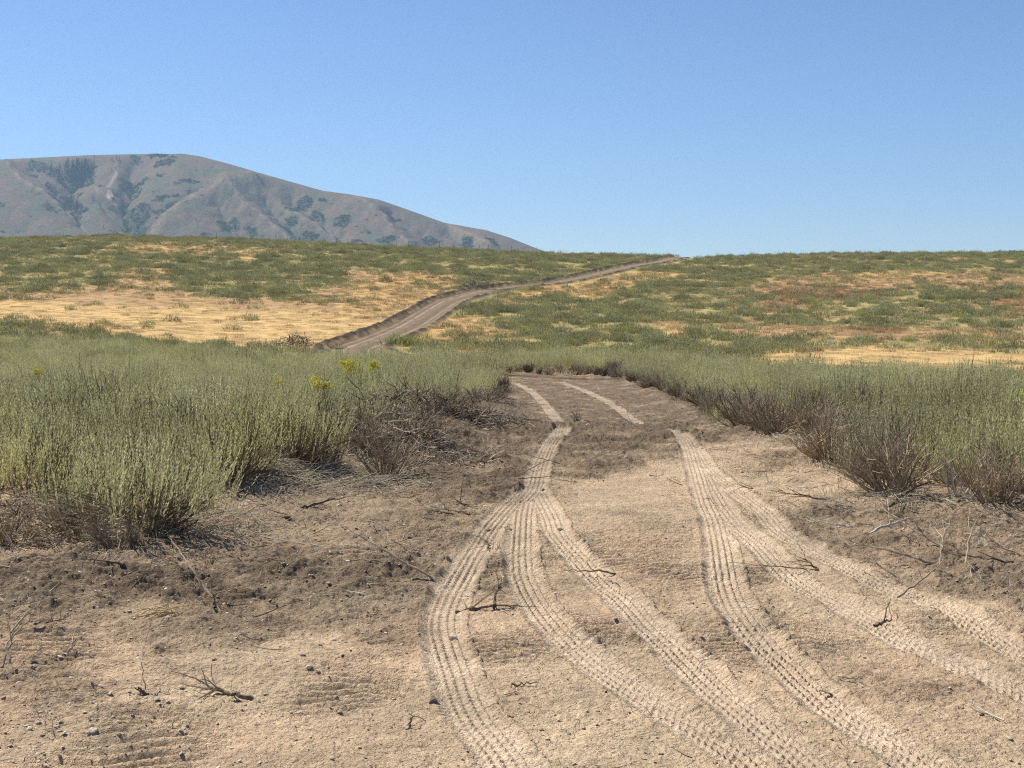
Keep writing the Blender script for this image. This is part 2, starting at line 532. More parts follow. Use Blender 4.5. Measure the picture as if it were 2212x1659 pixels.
# ------------------------------------------------------------------ materials
def mat_new(name):
    m = bpy.data.materials.new(name)
    m.use_nodes = True
    nt = m.node_tree
    for n in list(nt.nodes):
        nt.nodes.remove(n)
    out = nt.nodes.new('ShaderNodeOutputMaterial')
    return m, nt, out

def N(nt, t, **kw):
    n = nt.nodes.new(t)
    for k, v in kw.items():
        if k.startswith('i_'):
            n.inputs[k[2:].replace('_', ' ')].default_value = v
        else:
            setattr(n, k, v)
    return n

def noise(nt, vec, scale, detail=3, rough=.6):
    n = N(nt, 'ShaderNodeTexNoise')
    n.inputs['Scale'].default_value = scale
    n.inputs['Detail'].default_value = detail
    n.inputs['Roughness'].default_value = rough
    nt.links.new(vec, n.inputs['Vector'])
    return n.outputs['Fac']

def remap(nt, fac, a, b, c, d):
    n = N(nt, 'ShaderNodeMapRange')
    n.inputs[1].default_value = a; n.inputs[2].default_value = b
    n.inputs[3].default_value = c; n.inputs[4].default_value = d
    nt.links.new(fac, n.inputs[0])
    return n.outputs[0]

def vmul(nt, colr, fac):
    n = N(nt, 'ShaderNodeVectorMath', operation='SCALE')
    nt.links.new(colr, n.inputs[0]); nt.links.new(fac, n.inputs['Scale'])
    return n.outputs[0]

def mixc(nt, fac, a, b):
    n = N(nt, 'ShaderNodeMix', data_type='RGBA')
    if hasattr(fac, 'node'): nt.links.new(fac, n.inputs[0])
    else: n.inputs[0].default_value = fac
    for s, v in ((6, a), (7, b)):
        if hasattr(v, 'node'): nt.links.new(v, n.inputs[s])
        else: n.inputs[s].default_value = (*v, 1)
    return n.outputs[2]

def ground_material():
    m, nt, out = mat_new('soil and dry grass')
    geo = N(nt, 'ShaderNodeNewGeometry').outputs['Position']
    col = N(nt, 'ShaderNodeAttribute', attribute_name='soil').outputs['Color']
    near = N(nt, 'ShaderNodeAttribute', attribute_name='nearness').outputs['Fac']
    c = vmul(nt, col, remap(nt, noise(nt, geo, 1.6, 4, .7), .25, .75, .78, 1.22))
    c = vmul(nt, c, remap(nt, noise(nt, geo, 16, 3, .75), .3, .7, .80, 1.18))
    c = vmul(nt, c, remap(nt, noise(nt, geo, 55, 4, .8), .28, .72, .66, 1.30))
    # a scatter of pale grit
    v = N(nt, 'ShaderNodeTexVoronoi', feature='F1')
    v.inputs['Scale'].default_value = 55
    nt.links.new(geo, v.inputs['Vector'])
    spots = remap(nt, v.outputs['Distance'], .10, .17, 1, 0)
    sel = N(nt, 'ShaderNodeSeparateColor'); nt.links.new(v.outputs['Color'], sel.inputs[0])
    keep = remap(nt, sel.outputs[0], .80, .84, 0, 1)
    mul = N(nt, 'ShaderNodeMath', operation='MULTIPLY'); nt.links.new(spots, mul.inputs[0]); nt.links.new(keep, mul.inputs[1])
    mul2 = N(nt, 'ShaderNodeMath', operation='MULTIPLY'); nt.links.new(mul.outputs[0], mul2.inputs[0]); nt.links.new(near, mul2.inputs[1])
    c = mixc(nt, mul2.outputs[0], c, (.52, .45, .35))
    b = N(nt, 'ShaderNodeBsdfPrincipled')
    nt.links.new(c, b.inputs['Base Color'])
    b.inputs['Roughness'].default_value = .95
    b.inputs['Specular IOR Level'].default_value = .15
    h1 = noise(nt, geo, 70, 3, .75)
    bp = N(nt, 'ShaderNodeBump'); bp.inputs['Strength'].default_value = 1.0
    bp.inputs['Distance'].default_value = .024
    nt.links.new(h1, bp.inputs['Height'])
    h2 = noise(nt, geo, 9, 3, .7)
    bp2 = N(nt, 'ShaderNodeBump'); bp2.inputs['Strength'].default_value = .6
    bp2.inputs['Distance'].default_value = .05
    nt.links.new(h2, bp2.inputs['Height']); nt.links.new(bp.outputs[0], bp2.inputs['Normal'])
    nt.links.new(bp2.outputs[0], b.inputs['Normal'])
    nt.links.new(b.outputs[0], out.inputs[0])
    return m

def leaf_material(name, a, b, trans=.25, objvar=.25, tint=None, tintamt=.0):
    """foliage between colours a and b by the per-leaf attribute; every plant a little different"""
    m, nt, out = mat_new(name)
    sh = N(nt, 'ShaderNodeAttribute', attribute_name='shade').outputs['Fac']
    oi = N(nt, 'ShaderNodeObjectInfo').outputs['Random']
    c = mixc(nt, sh, a, b)
    if tint:
        gp = N(nt, 'ShaderNodeNewGeometry').outputs['Position']
        st_ = remap(nt, noise(nt, gp, .55, 3, .7), .36, .64, 0, .75)
        ad = N(nt, 'ShaderNodeMath', operation='MULTIPLY_ADD'); nt.links.new(oi, ad.inputs[0]); ad.inputs[1].default_value = .6
        nt.links.new(st_, ad.inputs[2])
        f = remap(nt, ad.outputs[0], .1, 1.2, 0, tintamt)
        c = mixc(nt, f, c, tint)
    wn_ = N(nt, 'ShaderNodeTexWhiteNoise', noise_dimensions='1D'); nt.links.new(oi, wn_.inputs['W'])
    c = vmul(nt, c, remap(nt, wn_.outputs['Value'], 0, 1, 1 - objvar, 1 + objvar))
    d = N(nt, 'ShaderNodeBsdfDiffuse'); nt.links.new(c, d.inputs[0])
    t = N(nt, 'ShaderNodeBsdfTranslucent'); nt.links.new(c, t.inputs[0])
    mx = N(nt, 'ShaderNodeMixShader'); mx.inputs[0].default_value = trans
    nt.links.new(d.outputs[0], mx.inputs[1]); nt.links.new(t.outputs[0], mx.inputs[2])
    nt.links.new(mx.outputs[0], out.inputs[0])
    return m

def wood_material(name, a, b, objvar=.2):
    m, nt, out = mat_new(name)
    sh = N(nt, 'ShaderNodeAttribute', attribute_name='shade').outputs['Fac']
    geo = N(nt, 'ShaderNodeNewGeometry').outputs['Position']
    oi = N(nt, 'ShaderNodeObjectInfo').outputs['Random']
    c = mixc(nt, sh, a, b)
    c = vmul(nt, c, remap(nt, noise(nt, geo, 60, 2), .3, .7, .7, 1.3))
    c = vmul(nt, c, remap(nt, oi, 0, 1, 1 - objvar, 1 + objvar))
    p = N(nt, 'ShaderNodeBsdfPrincipled')
    p.inputs['Roughness'].default_value = .8
    p.inputs['Specular IOR Level'].default_value = .25
    nt.links.new(c, p.inputs['Base Color'])
    nt.links.new(p.outputs[0], out.inputs[0])
    return m

M_GROUND = ground_material()
M_SAGE = leaf_material('sage leaf', (.185, .195, .095), (.64, .635, .38), .36, .28, (.52, .46, .18), .65)
M_SAGE_FAR = leaf_material('hill sage leaf', (.115, .13, .065), (.46, .47, .28), .24, .34, (.42, .36, .12), .55)
M_RABBIT = leaf_material('rabbitbrush leaf', (.22, .27, .06), (.45, .48, .14), .3, .15)
M_FLOWER = leaf_material('yellow flower', (.50, .43, .05), (.78, .70, .14), .2, .1)
M_STRAW = leaf_material('dry grass', (.36, .255, .12), (.68, .54, .32), .25, .18)
M_RUSTW = leaf_material('rusty dry weed', (.33, .20, .10), (.58, .38, .20), .2, .2)
M_PALESTRAW = leaf_material('bleached litter', (.30, .25, .17), (.62, .55, .42), .15, .15)
M_BARK = wood_material('sage bark', (.09, .064, .038), (.31, .24, .15))
M_DEAD = wood_material('dead twig', (.17, .118, .065), (.50, .40, .27))
M_CHAR = wood_material('dark root wood', (.065, .047, .028), (.24, .18, .115))
M_PALEW = wood_material('bleached wood', (.30, .25, .19), (.62, .55, .45))
M_CONIFER = leaf_material('conifer needles', (.010, .020, .014), (.035, .052, .034), .05, .2)
M_BRUSHM = leaf_material('mountain brush', (.05, .075, .04), (.13, .155, .085), .1, .25)
M_POST = wood_material('weathered post', (.07, .055, .045), (.16, .13, .11))

def stone_material(name, a, b):
    m, nt, out = mat_new(name)
    geo = N(nt, 'ShaderNodeNewGeometry').outputs['Position']
    oi = N(nt, 'ShaderNodeObjectInfo').outputs['Random']
    c = mixc(nt, oi, a, b)
    c = vmul(nt, c, remap(nt, noise(nt, geo, 90, 3), .3, .7, .75, 1.25))
    p = N(nt, 'ShaderNodeBsdfPrincipled'); p.inputs['Roughness'].default_value = .85
    nt.links.new(c, p.inputs['Base Color'])
    bp = N(nt, 'ShaderNodeBump'); bp.inputs['Strength'].default_value = .5; bp.inputs['Distance'].default_value = .004
    nt.links.new(noise(nt, geo, 150, 3), bp.inputs['Height']); nt.links.new(bp.outputs[0], p.inputs['Normal'])
    nt.links.new(p.outputs[0], out.inputs[0])
    return m
M_STONE = stone_material('pale stone', (.34, .27, .19), (.62, .54, .42))
M_CLOD = stone_material('soil clod', (.30, .225, .145), (.55, .42, .28))
M_DSTONE = stone_material('brown stone', (.10, .07, .055), (.16, .115, .09))

# ------------------------------------------------------------------ ground: one sheet
def build_ground():
    ys = [-10., -6, -3, -1, 0.5, 1.6, 2.4, 3.0, 3.5]
    y = 3.8
    while y < 17.5:
        ys.append(y); y += max(.0115, .40 * y * y / 2184.)
    while y < 24.5:
        ys.append(y); y += .10
    while y < 60:
        ys.append(y); y += max(.07, .00285 * y)
    while y < 285:
        ys.append(y); y += .40
    while y < 3600:
        ys.append(y); y *= 1.06
    ys = np.array(ys)
    core = np.linspace(-.405, .405, 1300)
    outer = np.linspace(.405, 1.5, 70)[1:] ** 1.0
    us = np.concatenate([-outer[::-1], core, outer])
    ny, nx = len(ys), len(us)
    wid = np.where(ys > 3, ys, 3) + .25
    x = (us[None] * wid[:, None]).ravel()
    yy = np.repeat(ys, nx)
    z, dark, tm, road, bank, rut, side = H(x, yy, True)
    # colours
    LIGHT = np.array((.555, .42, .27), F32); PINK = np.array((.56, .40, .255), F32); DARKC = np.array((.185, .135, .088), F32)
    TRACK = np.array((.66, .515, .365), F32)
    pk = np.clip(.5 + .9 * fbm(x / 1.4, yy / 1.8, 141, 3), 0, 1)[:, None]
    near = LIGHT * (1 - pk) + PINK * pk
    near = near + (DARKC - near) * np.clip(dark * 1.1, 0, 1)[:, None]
    gc = np.clip(fbm(x / .6, yy / .5, 151, 3) - .25, 0, 1)[:, None] * .5
    near = near + (np.array((.30, .25, .16), F32) - near) * gc
    tcol = TRACK * (1 - .28 * dark[:, None])
    near = near + (tcol - near) * (tm * np.clip(.72 + .35 * fbm(x * 1.8, yy * 1.8, 155, 3), .3, 1))[:, None]
    # litter-brown soil under the brush
    hc, db, dg = hill_cover(x, yy, z)
    v = 1 + .25 * fbm(x / 3., yy / 3., 161, 3)
    hc = hc * v[:, None]
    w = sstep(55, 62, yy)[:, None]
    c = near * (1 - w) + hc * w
    rc = np.array((.185, .130, .080), F32) * (1 + .16 * pn(x / .35, yy / 2.5, 171))[:, None]
    rc = rc + (np.array((.46, .36, .25), F32) - rc) * (np.clip(rut + .2 * np.exp(-((side - .25) / .3) ** 2), 0, 1) * .75)[:, None]
    c = c + (rc - c) * (road * sstep(44, 50, yy))[:, None]
    bk = np.array((.070, .050, .036), F32)
    c = c + (bk - c) * (np.clip(bank, 0, 1) * (1 - road) * sstep(44, 50, yy))[:, None]
    c = np.clip(c, .01, .9)
    nearness = 1 - sstep(20, 50, yy)
    i = np.arange(ny - 1)[:, None] * nx
    j = np.arange(nx - 1)[None]
    Q = np.stack([i + j, i + j + 1, i + j + 1 + nx, i + j + nx], -1).reshape(-1, 4)
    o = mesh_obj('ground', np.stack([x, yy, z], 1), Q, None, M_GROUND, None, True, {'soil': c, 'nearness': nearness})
    tag(o, kind='structure')

build_ground()

# ------------------------------------------------------------------ mountain
RID_X = [-2600, -1200, -500, 0, 200, 290, 400, 440, 500, 560, 640, 700, 760, 820, 880, 960, 1050, 1100, 1150, 1200, 1260, 1400]
RID_Y = [420, 380, 352, 345, 335, 333, 332, 338, 354, 372, 395, 412, 420, 431, 452, 481, 497, 513, 533, 552, 580, 660]
GUL = [  # polyline, depth m, width px
    ([(308, 530), (306, 490), (307, 469), (282, 451), (272, 419), (287, 396), (298, 367), (290, 350)], 40, 20),
    ([(307, 469), (353, 446), (399, 424), (433, 408)], 17, 12),
    ([(307, 469), (273, 455), (239, 430), (212, 415)], 17, 12),
    ([(235, 520), (228, 501), (178, 467), (159, 437), (149, 405), (158, 380), (190, 352)], 42, 19),
    ([(149, 400), (114, 383), (68, 355)], 20, 12),
    ([(560, 530), (500, 480), (480, 440)], 16, 16),
    ([(760, 540), (733, 495), (683, 452), (633, 421)], 24, 15),
    ([(690, 540), (640, 490), (600, 450), (575, 420)], 20, 15),
    ([(960, 545), (937, 517), (887, 489), (850, 460)], 16, 14),
    ([(1035, 545), (1000, 515), (965, 488)], 18, 12),
    ([(90, 530), (60, 490), (0, 470), (-60, 450)], 15, 18),
    ([(-200, 540), (-160, 470), (-140, 420)], 24, 22),
]
SPUR = [
    ([(26, 366), (50, 400), (109, 433), (171, 465), (225, 498), (260, 530)], 26, 17),
    ([(215, 398), (250, 420), (285, 445), (303, 462)], 8, 10),
    ([(560, 372), (490, 405), (433, 415), (380, 450), (330, 490)], 16, 22),
    ([(490, 405), (560, 465), (625, 520)], 16, 14),
    ([(617, 441), (683, 480), (740, 520)], 12, 10),
    ([(970, 483), (1010, 503), (1056, 527)], 8, 9),
    ([(770, 425), (830, 470), (880, 530)], 14, 16),
]
def mountain_fn(X, y):
    t = np.clip((y - 2250) / (3050 - 2250), 0, 1)
    yr = np.interp(X, RID_X, RID_Y)
    fr = 1 - (1 - t) ** 1.5
    Yp = 640 + (yr - 640) * fr
    z = EYE + y * slopeY(Yp)
    damp = sstep(0, 14, Yp - yr)
    Xn = X + 7 * fbm(X / 34, Yp / 20, 201, 2)
    Yn = Yp + 4 * fbm(X / 34, Yp / 20, 207, 2)
    g = np.zeros_like(z)
    for pts, dep, w in GUL:
        d, sd, al = seg_dist(Xn, Yn * 1.0, pts)
        g = g - dep * 1.0 * np.exp(-np.sqrt(d * d + 4) / (w * 1.25)) * damp
    for pts, dep, w in SPUR:
        d, sd, al = seg_dist(Xn, Yn, pts)
        g = g + dep * .7 * np.exp(-(d / (w * 1.2)) ** 1.7) * damp
    z = z + g + damp * (1.6 * fbm(X / 34, Yp / 26, 211, 2) + .35 * pn(X / 7, Yp / 5, 215))
    ov = np.maximum(y - 3050, 0)
    z = z - .0006 * ov * ov
    return z, Yp

BR = [(100, 353, 38, 6, .15), (118, 360, 14, 8, 0), (185, 362, 34, 19, 0), (118, 384, 16, 9, .5), (150, 389, 20, 6, 0), (195, 384, 20, 4, -.1), (166, 432, 19, 19, 0), (172, 452, 12, 12, .5), (188, 437, 13, 4, .1),
      (159, 402, 8, 4, 0), (295, 371, 34, 9, 0), (272, 386, 10, 6, 0), (297, 384, 24, 5, -.3), (292, 401, 22, 6, -.45), (276, 412, 8, 14, 0), (300, 439, 34, 17, 0), (303, 459, 20, 8, 0), (248, 426, 14, 4, .4), (360, 349, 26, 6, -.1),
      (298, 338, 13, 4, .1), (345, 336, 28, 2.5, 0), (380, 339, 9, 2, 0), (352, 375, 10, 3, -.2), (415, 391, 24, 4, .1), (388, 396, 8, 3, 0), (352, 422, 22, 4, -.15), (386, 418, 8, 4, 0), (365, 438, 30, 3.5, -.45), (342, 441, 7, 3, 0),
      (413, 411, 4, 3, 0), (498, 474, 30, 12, -.1), (490, 488, 12, 10, .4), (545, 494, 18, 9, .5), (630, 468, 17, 7, .1), (620, 491, 19, 10, .2), (668, 500, 26, 11, .05), (657, 478, 6, 3, 0), (660, 426, 22, 9, .1), (632, 446, 20, 5, .3), (690, 450, 22, 8, .6),
      (742, 470, 22, 13, .1), (565, 390, 12, 3, .5), (116, 453, 20, 5, .3), (64, 500, 14, 5, .4), (6, 438, 14, 4, 0), (80, 361, 12, 3, .4), (252, 479, 8, 2.5, .1), (310, 480, 4, 6, .5), (464, 498, 6, 2, 0), (448, 505, 10, 4, 0),
      (930, 508, 20, 7, .4), (944, 512, 9, 4, 0), (1010, 515, 14, 8, .5), (838, 520, 28, 6, 0), (770, 516, 12, 4, .1), (790, 500, 10, 3, 0), (255, 400, 8, 3, 0), (250, 412, 6, 3, 0), (0, 490, 18, 3, .2), (180, 400, 8, 2.5, 0), (225, 392, 7, 2, 0),
      (1060, 522, 16, 4, .5), (700, 428, 12, 4, .3), (850, 462, 20, 4, .3), (-120, 430, 30, 12, .3), (-60, 400, 20, 8, 0)]

def brush_mask(X, Y):
    Xw = X + 5 * fbm(X / 9, Y / 7, 231, 3, .6)
    Yw = Y + 3 * fbm(X / 9, Y / 7, 241, 3, .6)
    m = np.zeros(np.shape(X))
    for cx, cy, rx, ry, a in BR:
        dx, dy = Xw - cx, Yw - cy
        u = (dx * cos(a) + dy * sin(a)) / rx
        v = (-dx * sin(a) + dy * cos(a)) / ry
        m = np.maximum(m, (1 - sstep(.75, 1.1, np.hypot(u, v))) * (.85 if cx > 480 else 1.0))
    return m

def build_mountain():
    Xs = np.concatenate([np.linspace(-2600, -60, 120), np.linspace(-56, 1400, 760)])
    ys = np.concatenate([np.linspace(2250, 3060, 330), np.linspace(3070, 3900, 30)])
    X = np.tile(Xs, len(ys)); y = np.repeat(ys, len(Xs))
    z, Yp = mountain_fn(X, y)
    x = (X - 1106) / FPX * y
    bm_ = brush_mask(X, Yp)
    tan = np.array((.235, .18, .125), F32); grn = np.array((.165, .17, .11), F32); rus = np.array((.215, .145, .11), F32)
    k = np.clip(.5 + .8 * fbm(X / 60, Yp / 26, 251, 4, .6), 0, 1)[:, None]
    c = tan * k + grn * (1 - k)
    k2 = np.clip(.9 * fbm(X / 45, Yp / 30, 261, 4, .6) + .25 * sstep(600, 900, X), 0, 1)[:, None]
    c = c + (rus - c) * k2 * .7
    c = c * .74
    for pts, a, w in SPUR:
        d, sd, al = seg_dist(X, Yp, pts)
        c = c + (np.array((.42, .30, .20), F32) - c) * (np.exp(-(d / 4.5) ** 2) * .35 * np.clip(.6 + pn(X / 12, Yp / 9, 5), 0, 1))[:, None]
    d = np.hypot((X - 243) / 7, (Yp - 407) / 9); c = c + (np.array((.52, .42, .33), F32) - c) * ((d < 1) * .6)[:, None]
    d, _, _ = seg_dist(X, Yp, [(259, 345), (256, 368), (240, 392)]); c = c + (np.array((.5, .38, .3), F32) - c) * (np.exp(-(d / 3) ** 2) * .5)[:, None]
    c = c * (1 + .10 * pn(X / 2.2, Yp / 1.4, 271))[:, None]
    c = c + (np.array((.080, .102, .060), F32) - c) * (bm_ * .82)[:, None]
    nx = len(Xs)
    i = np.arange(len(ys) - 1)[:, None] * nx
    j = np.arange(nx - 1)[None]
    Q = np.stack([i + j, i + j + 1, i + j + 1 + nx, i + j + nx], -1).reshape(-1, 4)
    m, nt, out = mat_new('mountain slope')
    a = N(nt, 'ShaderNodeAttribute', attribute_name='soil').outputs['Color']
    geo = N(nt, 'ShaderNodeNewGeometry').outputs['Position']
    cc = vmul(nt, a, remap(nt, noise(nt, geo, .12, 4, .7), .3, .7, .8, 1.2))
    df = N(nt, 'ShaderNodeBsdfDiffuse'); nt.links.new(cc, df.inputs[0]); nt.links.new(df.outputs[0], out.inputs[0])
    bp = N(nt, 'ShaderNodeBump'); bp.inputs['Strength'].default_value = .5; bp.inputs['Distance'].default_value = 1.2
    nt.links.new(noise(nt, geo, .09, 4, .65), bp.inputs['Height']); nt.links.new(bp.outputs[0], df.inputs['Normal'])
    o = mesh_obj('mountain', np.stack([x, y, z], 1), Q, None, m, None, True, {'soil': c})
    tag(o, kind='structure')
build_mountain()

def mtn_point(X, Y):
    """the point of the mountain face at picture position X, Y"""
    ys = np.linspace(2260, 3060, 1200)
    z, Yp = mountain_fn(np.full_like(ys, float(X)), ys)
    zr = EYE + ys * slopeY(float(Y))
    h = np.nonzero(zr <= z)[0]
    i = h[0] if len(h) else len(ys) - 1
    return ((X - 1106) / FPX * ys[i], ys[i], float(z[i]))

def conifer_meshes(seed):
    r = np.random.RandomState(seed)
    Hh = 1.0
    g = Geo()
    n = 420
    t = r.uniform(.06, 1, n) ** .85
    rad = (.155 * (1 - t) ** .8 + .012) * (1 + .25 * np.sin(t * 60 + r.uniform(0, 6)))
    a = r.uniform(0, 2 * pi, n)
    rr = rad * r.uniform(.25, 1, n)
    P = np.stack([rr * np.cos(a), rr * np.sin(a), t * Hh], 1)
    out = np.stack([np.cos(a), np.sin(a), np.full(n, -.45)], 1)
    L = (.03 + .05 * (1 - t))[:, None]
    W = np.stack([-np.sin(a), np.cos(a), r.uniform(-.4, .4, n)], 1) * (.012 + .014 * (1 - t))[:, None]
    g.diamonds(P, out * L, W, r.uniform(0, 1, n))
    tr = Geo()
    tr.tube([(0, 0, -.04), (0, 0, .3), (0, 0, .98)], [.014, .011, .002], 5, .4)
    return g, tr

def place_conifers():
    protos = []
    for s in range(3):
        g, tr = conifer_meshes(900 + s)
        protos.append((g.obj('crown', M_CONIFER, link=False).data, tr.obj('trunk', M_BARK, link=False).data))
    r = random.Random(4)
    spots = []
    for i in range(30):                                          # the dense stand below the crest
        yb = r.choice((362, 368, 374, 379, 383)) + r.uniform(-2, 1)
        spots.append((r.uniform(163, 213), yb, min(r.uniform(24, 34), yb - 342), 'tall dark conifer in the dense stand below the mountain crest', 'conifers of the dense stand below the crest'))
    for X, Y, h in ((152, 386, 40), (155, 378, 38), (150, 372, 26)):
        spots.append((X, Y, h, 'tall narrow conifer at the edge of the dense mountain stand', 'conifers at the edge of the dense stand'))
    for X, Y, h in ((119, 368, 22), (137, 393, 40), (131, 389, 30), (142, 393, 26), (134, 392, 24)):
        spots.append((X, Y, h, 'dark conifer in the brushy hollow beside the dense mountain stand', 'conifers in the brushy hollow'))
    for i in range(13):
        spots.append((r.uniform(148, 174), r.uniform(438, 456), r.uniform(16, 26), 'dark conifer in the small stand halfway down the mountain gully', 'conifers of the small stand in the gully'))
    for X, Y, h, lab in ((249, 347, 10, 'small conifer on the mountain crest, nearest the dense stand of the three there'), (259, 346, 10, 'small conifer on the mountain crest, middle of the three above the bare gully'),
                         (265, 347, 9, 'small conifer on the mountain crest, farthest from the dense stand of the three'), (257, 367, 11, 'lone small conifer on the pale bare rib under the crest'),
                         (248, 370, 8, 'tiny conifer beside the pale bare rib under the crest'), (223, 448, 9, 'lone conifer on the open slope between the two gullies'), (211, 340, 9, 'lone conifer poking above the skyline over the dense stand'),
                         (19, 380, 8, 'lone dark conifer on the spur near the edge of the mountain'), (299, 353, 7, 'tiny lone conifer below the highest part of the crest'), (228, 494, 9, 'small conifer low in the gully at the foot of the mountain')):
        spots.append((X, Y, h, lab, None))
    for k, (X, Y, h, lab, grp) in enumerate(spots):
        p = mtn_point(X, Y)
        hm = h / FPX * p[1]
        t = empty('conifer_tree', p, r.uniform(0, 6), hm)
        tag(t, lab, 'tree', grp)
        c, tr = protos[k % 3]
        for nm, me in (('crown', c), ('trunk', tr)):
            o = bpy.data.objects.new(nm, me); COL.objects.link(o); o.parent = t
place_conifers()

# ------------------------------------------------------------------ scatter of uncountable things on points
def scatter(name, protos, pts, rot, scl, label=None, tilt=None, normal_z=True):
    """one object: geometry nodes put copies of the protos on the points"""
    pc = bpy.data.collections.new(name + '_sources')
    for p in protos:
        pc.objects.link(p)
    n = len(pts)
    me = bpy.data.meshes.new(name)
    me.vertices.add(n); me.vertices.foreach_set('co', np.asarray(pts, F32).ravel())
    a = me.attributes.new('turn', 'FLOAT_VECTOR', 'POINT')
    R = np.zeros((n, 3), F32); R[:, 2] = rot
    if tilt is not None: R[:, 0] = tilt[0]; R[:, 1] = tilt[1]
    a.data.foreach_set('vector', R.ravel())
    s = np.asarray(scl, F32)
    if s.ndim == 1: s = np.repeat(s[:, None], 3, 1)
    a = me.attributes.new('size', 'FLOAT_VECTOR', 'POINT'); a.data.foreach_set('vector', s.ravel())
    a = me.attributes.new('pick', 'INT', 'POINT'); a.data.foreach_set('value', np.random.RandomState(len(name)).randint(0, len(protos), n).astype(np.int32))
    ng = bpy.data.node_groups.new(name + '_scatter', 'GeometryNodeTree')
    ng.interface.new_socket('Geometry', in_out='INPUT', socket_type='NodeSocketGeometry')
    ng.interface.new_socket('Geometry', in_out='OUTPUT', socket_type='NodeSocketGeometry')
    gi = ng.nodes.new('NodeGroupInput'); go = ng.nodes.new('NodeGroupOutput')
    ci = ng.nodes.new('GeometryNodeCollectionInfo'); ci.inputs['Collection'].default_value = pc
    ci.inputs['Separate Children'].default_value = True; ci.inputs['Reset Children'].default_value = True
    ip = ng.nodes.new('GeometryNodeInstanceOnPoints'); ip.inputs['Pick Instance'].default_value = True
    def attr(nm, t):
        q = ng.nodes.new('GeometryNodeInputNamedAttribute'); q.data_type = t; q.inputs['Name'].default_value = nm
        return [o_ for o_ in q.outputs if o_.enabled][0]
    L = ng.links.new
    L(gi.outputs[0], ip.inputs['Points']); L(ci.outputs[0], ip.inputs['Instance'])
    L(attr('pick', 'INT'), ip.inputs['Instance Index'])
    e2r = ng.nodes.new('FunctionNodeEulerToRotation')
    L(attr('turn', 'FLOAT_VECTOR'), e2r.inputs[0]); L(e2r.outputs[0], ip.inputs['Rotation'])
    L(attr('size', 'FLOAT_VECTOR'), ip.inputs['Scale'])
    L(ip.outputs[0], go.inputs[0])
    o = bpy.data.objects.new(name, me); COL.objects.link(o)
    md = o.modifiers.new('scatter', 'NODES'); md.node_group = ng
    tag(o, label, None, None, 'stuff')
    return o

# ------------------------------------------------------------------ plants
def sage_geo(seed, H_=.85, Wd=.55, spikes=190, lpl=17, leafL=.033, lean=(.12, .0), bare=.30):
    """stems and foliage of one sagebrush, about H_ tall and 2*Wd wide"""
    r = np.random.RandomState(seed)
    st = Geo(); fo = Geo()
    tips = []
    for k in range(r.randint(9, 13)):
        a = r.uniform(0, 2 * pi); tl = r.uniform(.15, .95)
        d = (cos(a) * tl, sin(a) * tl, r.uniform(.55, 1))
        L = r.uniform(.42, .62) * H_ / .85
        P, dd = branch(r, (cos(a) * .04, sin(a) * .04, -.04), d, L, 6, .42, .10)
        st.tube(P, np.linspace(.017, .007, len(P)) * r.uniform(.7, 1.2), 5, r.uniform(.1, .8))
        for c in range(r.randint(4, 7)):
            i = r.randint(2, len(P))
            a2 = r.uniform(0, 2 * pi)
            d2 = dd * .5 + np.array([cos(a2) * .7, sin(a2) * .7, r.uniform(.3, .9)])
            P2, d3 = branch(r, P[i], d2, r.uniform(.14, .30), 4, .4, .12)
            st.tube(P2, np.linspace(.0065, .0025, len(P2)), 3, r.uniform(.1, .9))
            tips.append(P2[-1])
    # flower/leaf spikes over a domed crown
    n = spikes
    a = r.uniform(0, 2 * pi, n); q = np.sqrt(r.uniform(0, 1, n))
    lob = 1 + .22 * np.sin(a * 3 + r.uniform(0, 6)) + .12 * np.sin(a * 5 + r.uniform(0, 6))
    bx = Wd * q * lob * np.cos(a); by = Wd * q * lob * np.sin(a)
    tall = np.sin(a * 2 + r.uniform(0, 6)) * .10
    hmax = H_ * (1 + tall - .60 * q ** 2.0) * r.uniform(.62, 1.12, n)
    sl = r.uniform(.18, .42, n)
    zb = np.maximum(hmax - sl, bare * H_ * r.uniform(.6, 1.2, n))
    inner = r.uniform(0, 1, n) < .35
    zb = np.where(inner, zb * r.uniform(.55, .95, n), zb)
    Pb = np.stack([bx, by, zb], 1)
    D = np.stack([bx * .45 + lean[0] + r.normal(0, .13, n), by * .45 + lean[1] + r.normal(0, .13, n), np.ones(n)], 1)
    D /= np.linalg.norm(D, axis=1)[:, None]
    base_sh = r.uniform(0, 1, n)
    t = (np.arange(lpl) + .5) / lpl
    tt = np.repeat(t[None], n, 0) + r.uniform(-.03, .03, (n, lpl))
    C = Pb[:, None] + D[:, None] * (tt * sl[:, None])[..., None]
    ang = r.uniform(0, 2 * pi, (n, lpl))
    side = np.stack([np.cos(ang), np.sin(ang), np.zeros_like(ang)], -1)
    ld = D[:, None] * 1.15 + side * .42
    ld /= np.linalg.norm(ld, axis=-1)[..., None]
    ll = leafL * r.uniform(.6, 1.3, (n, lpl)) * (1.15 - .55 * tt)
    pv = np.cross(ld, side + 1e-3); pv /= np.linalg.norm(pv, axis=-1)[..., None] + 1e-9
    Wv = pv * (ll * .17)[..., None]
    sh = np.clip(base_sh[:, None] * .6 + .3 * tt + r.uniform(-.15, .25, (n, lpl)), 0, 1)
    fo.diamonds(C.reshape(-1, 3), (ld * ll[..., None]).reshape(-1, 3), Wv.reshape(-1, 3), sh.ravel())
    # the spike stalks
    for i in range(0, n, 3):
        st.tube([Pb[i] * np.array([.55, .55, .75]), Pb[i], Pb[i] + D[i] * sl[i]], [.003, .0025, .001], 3, r.uniform(.3, 1))
    return st, fo

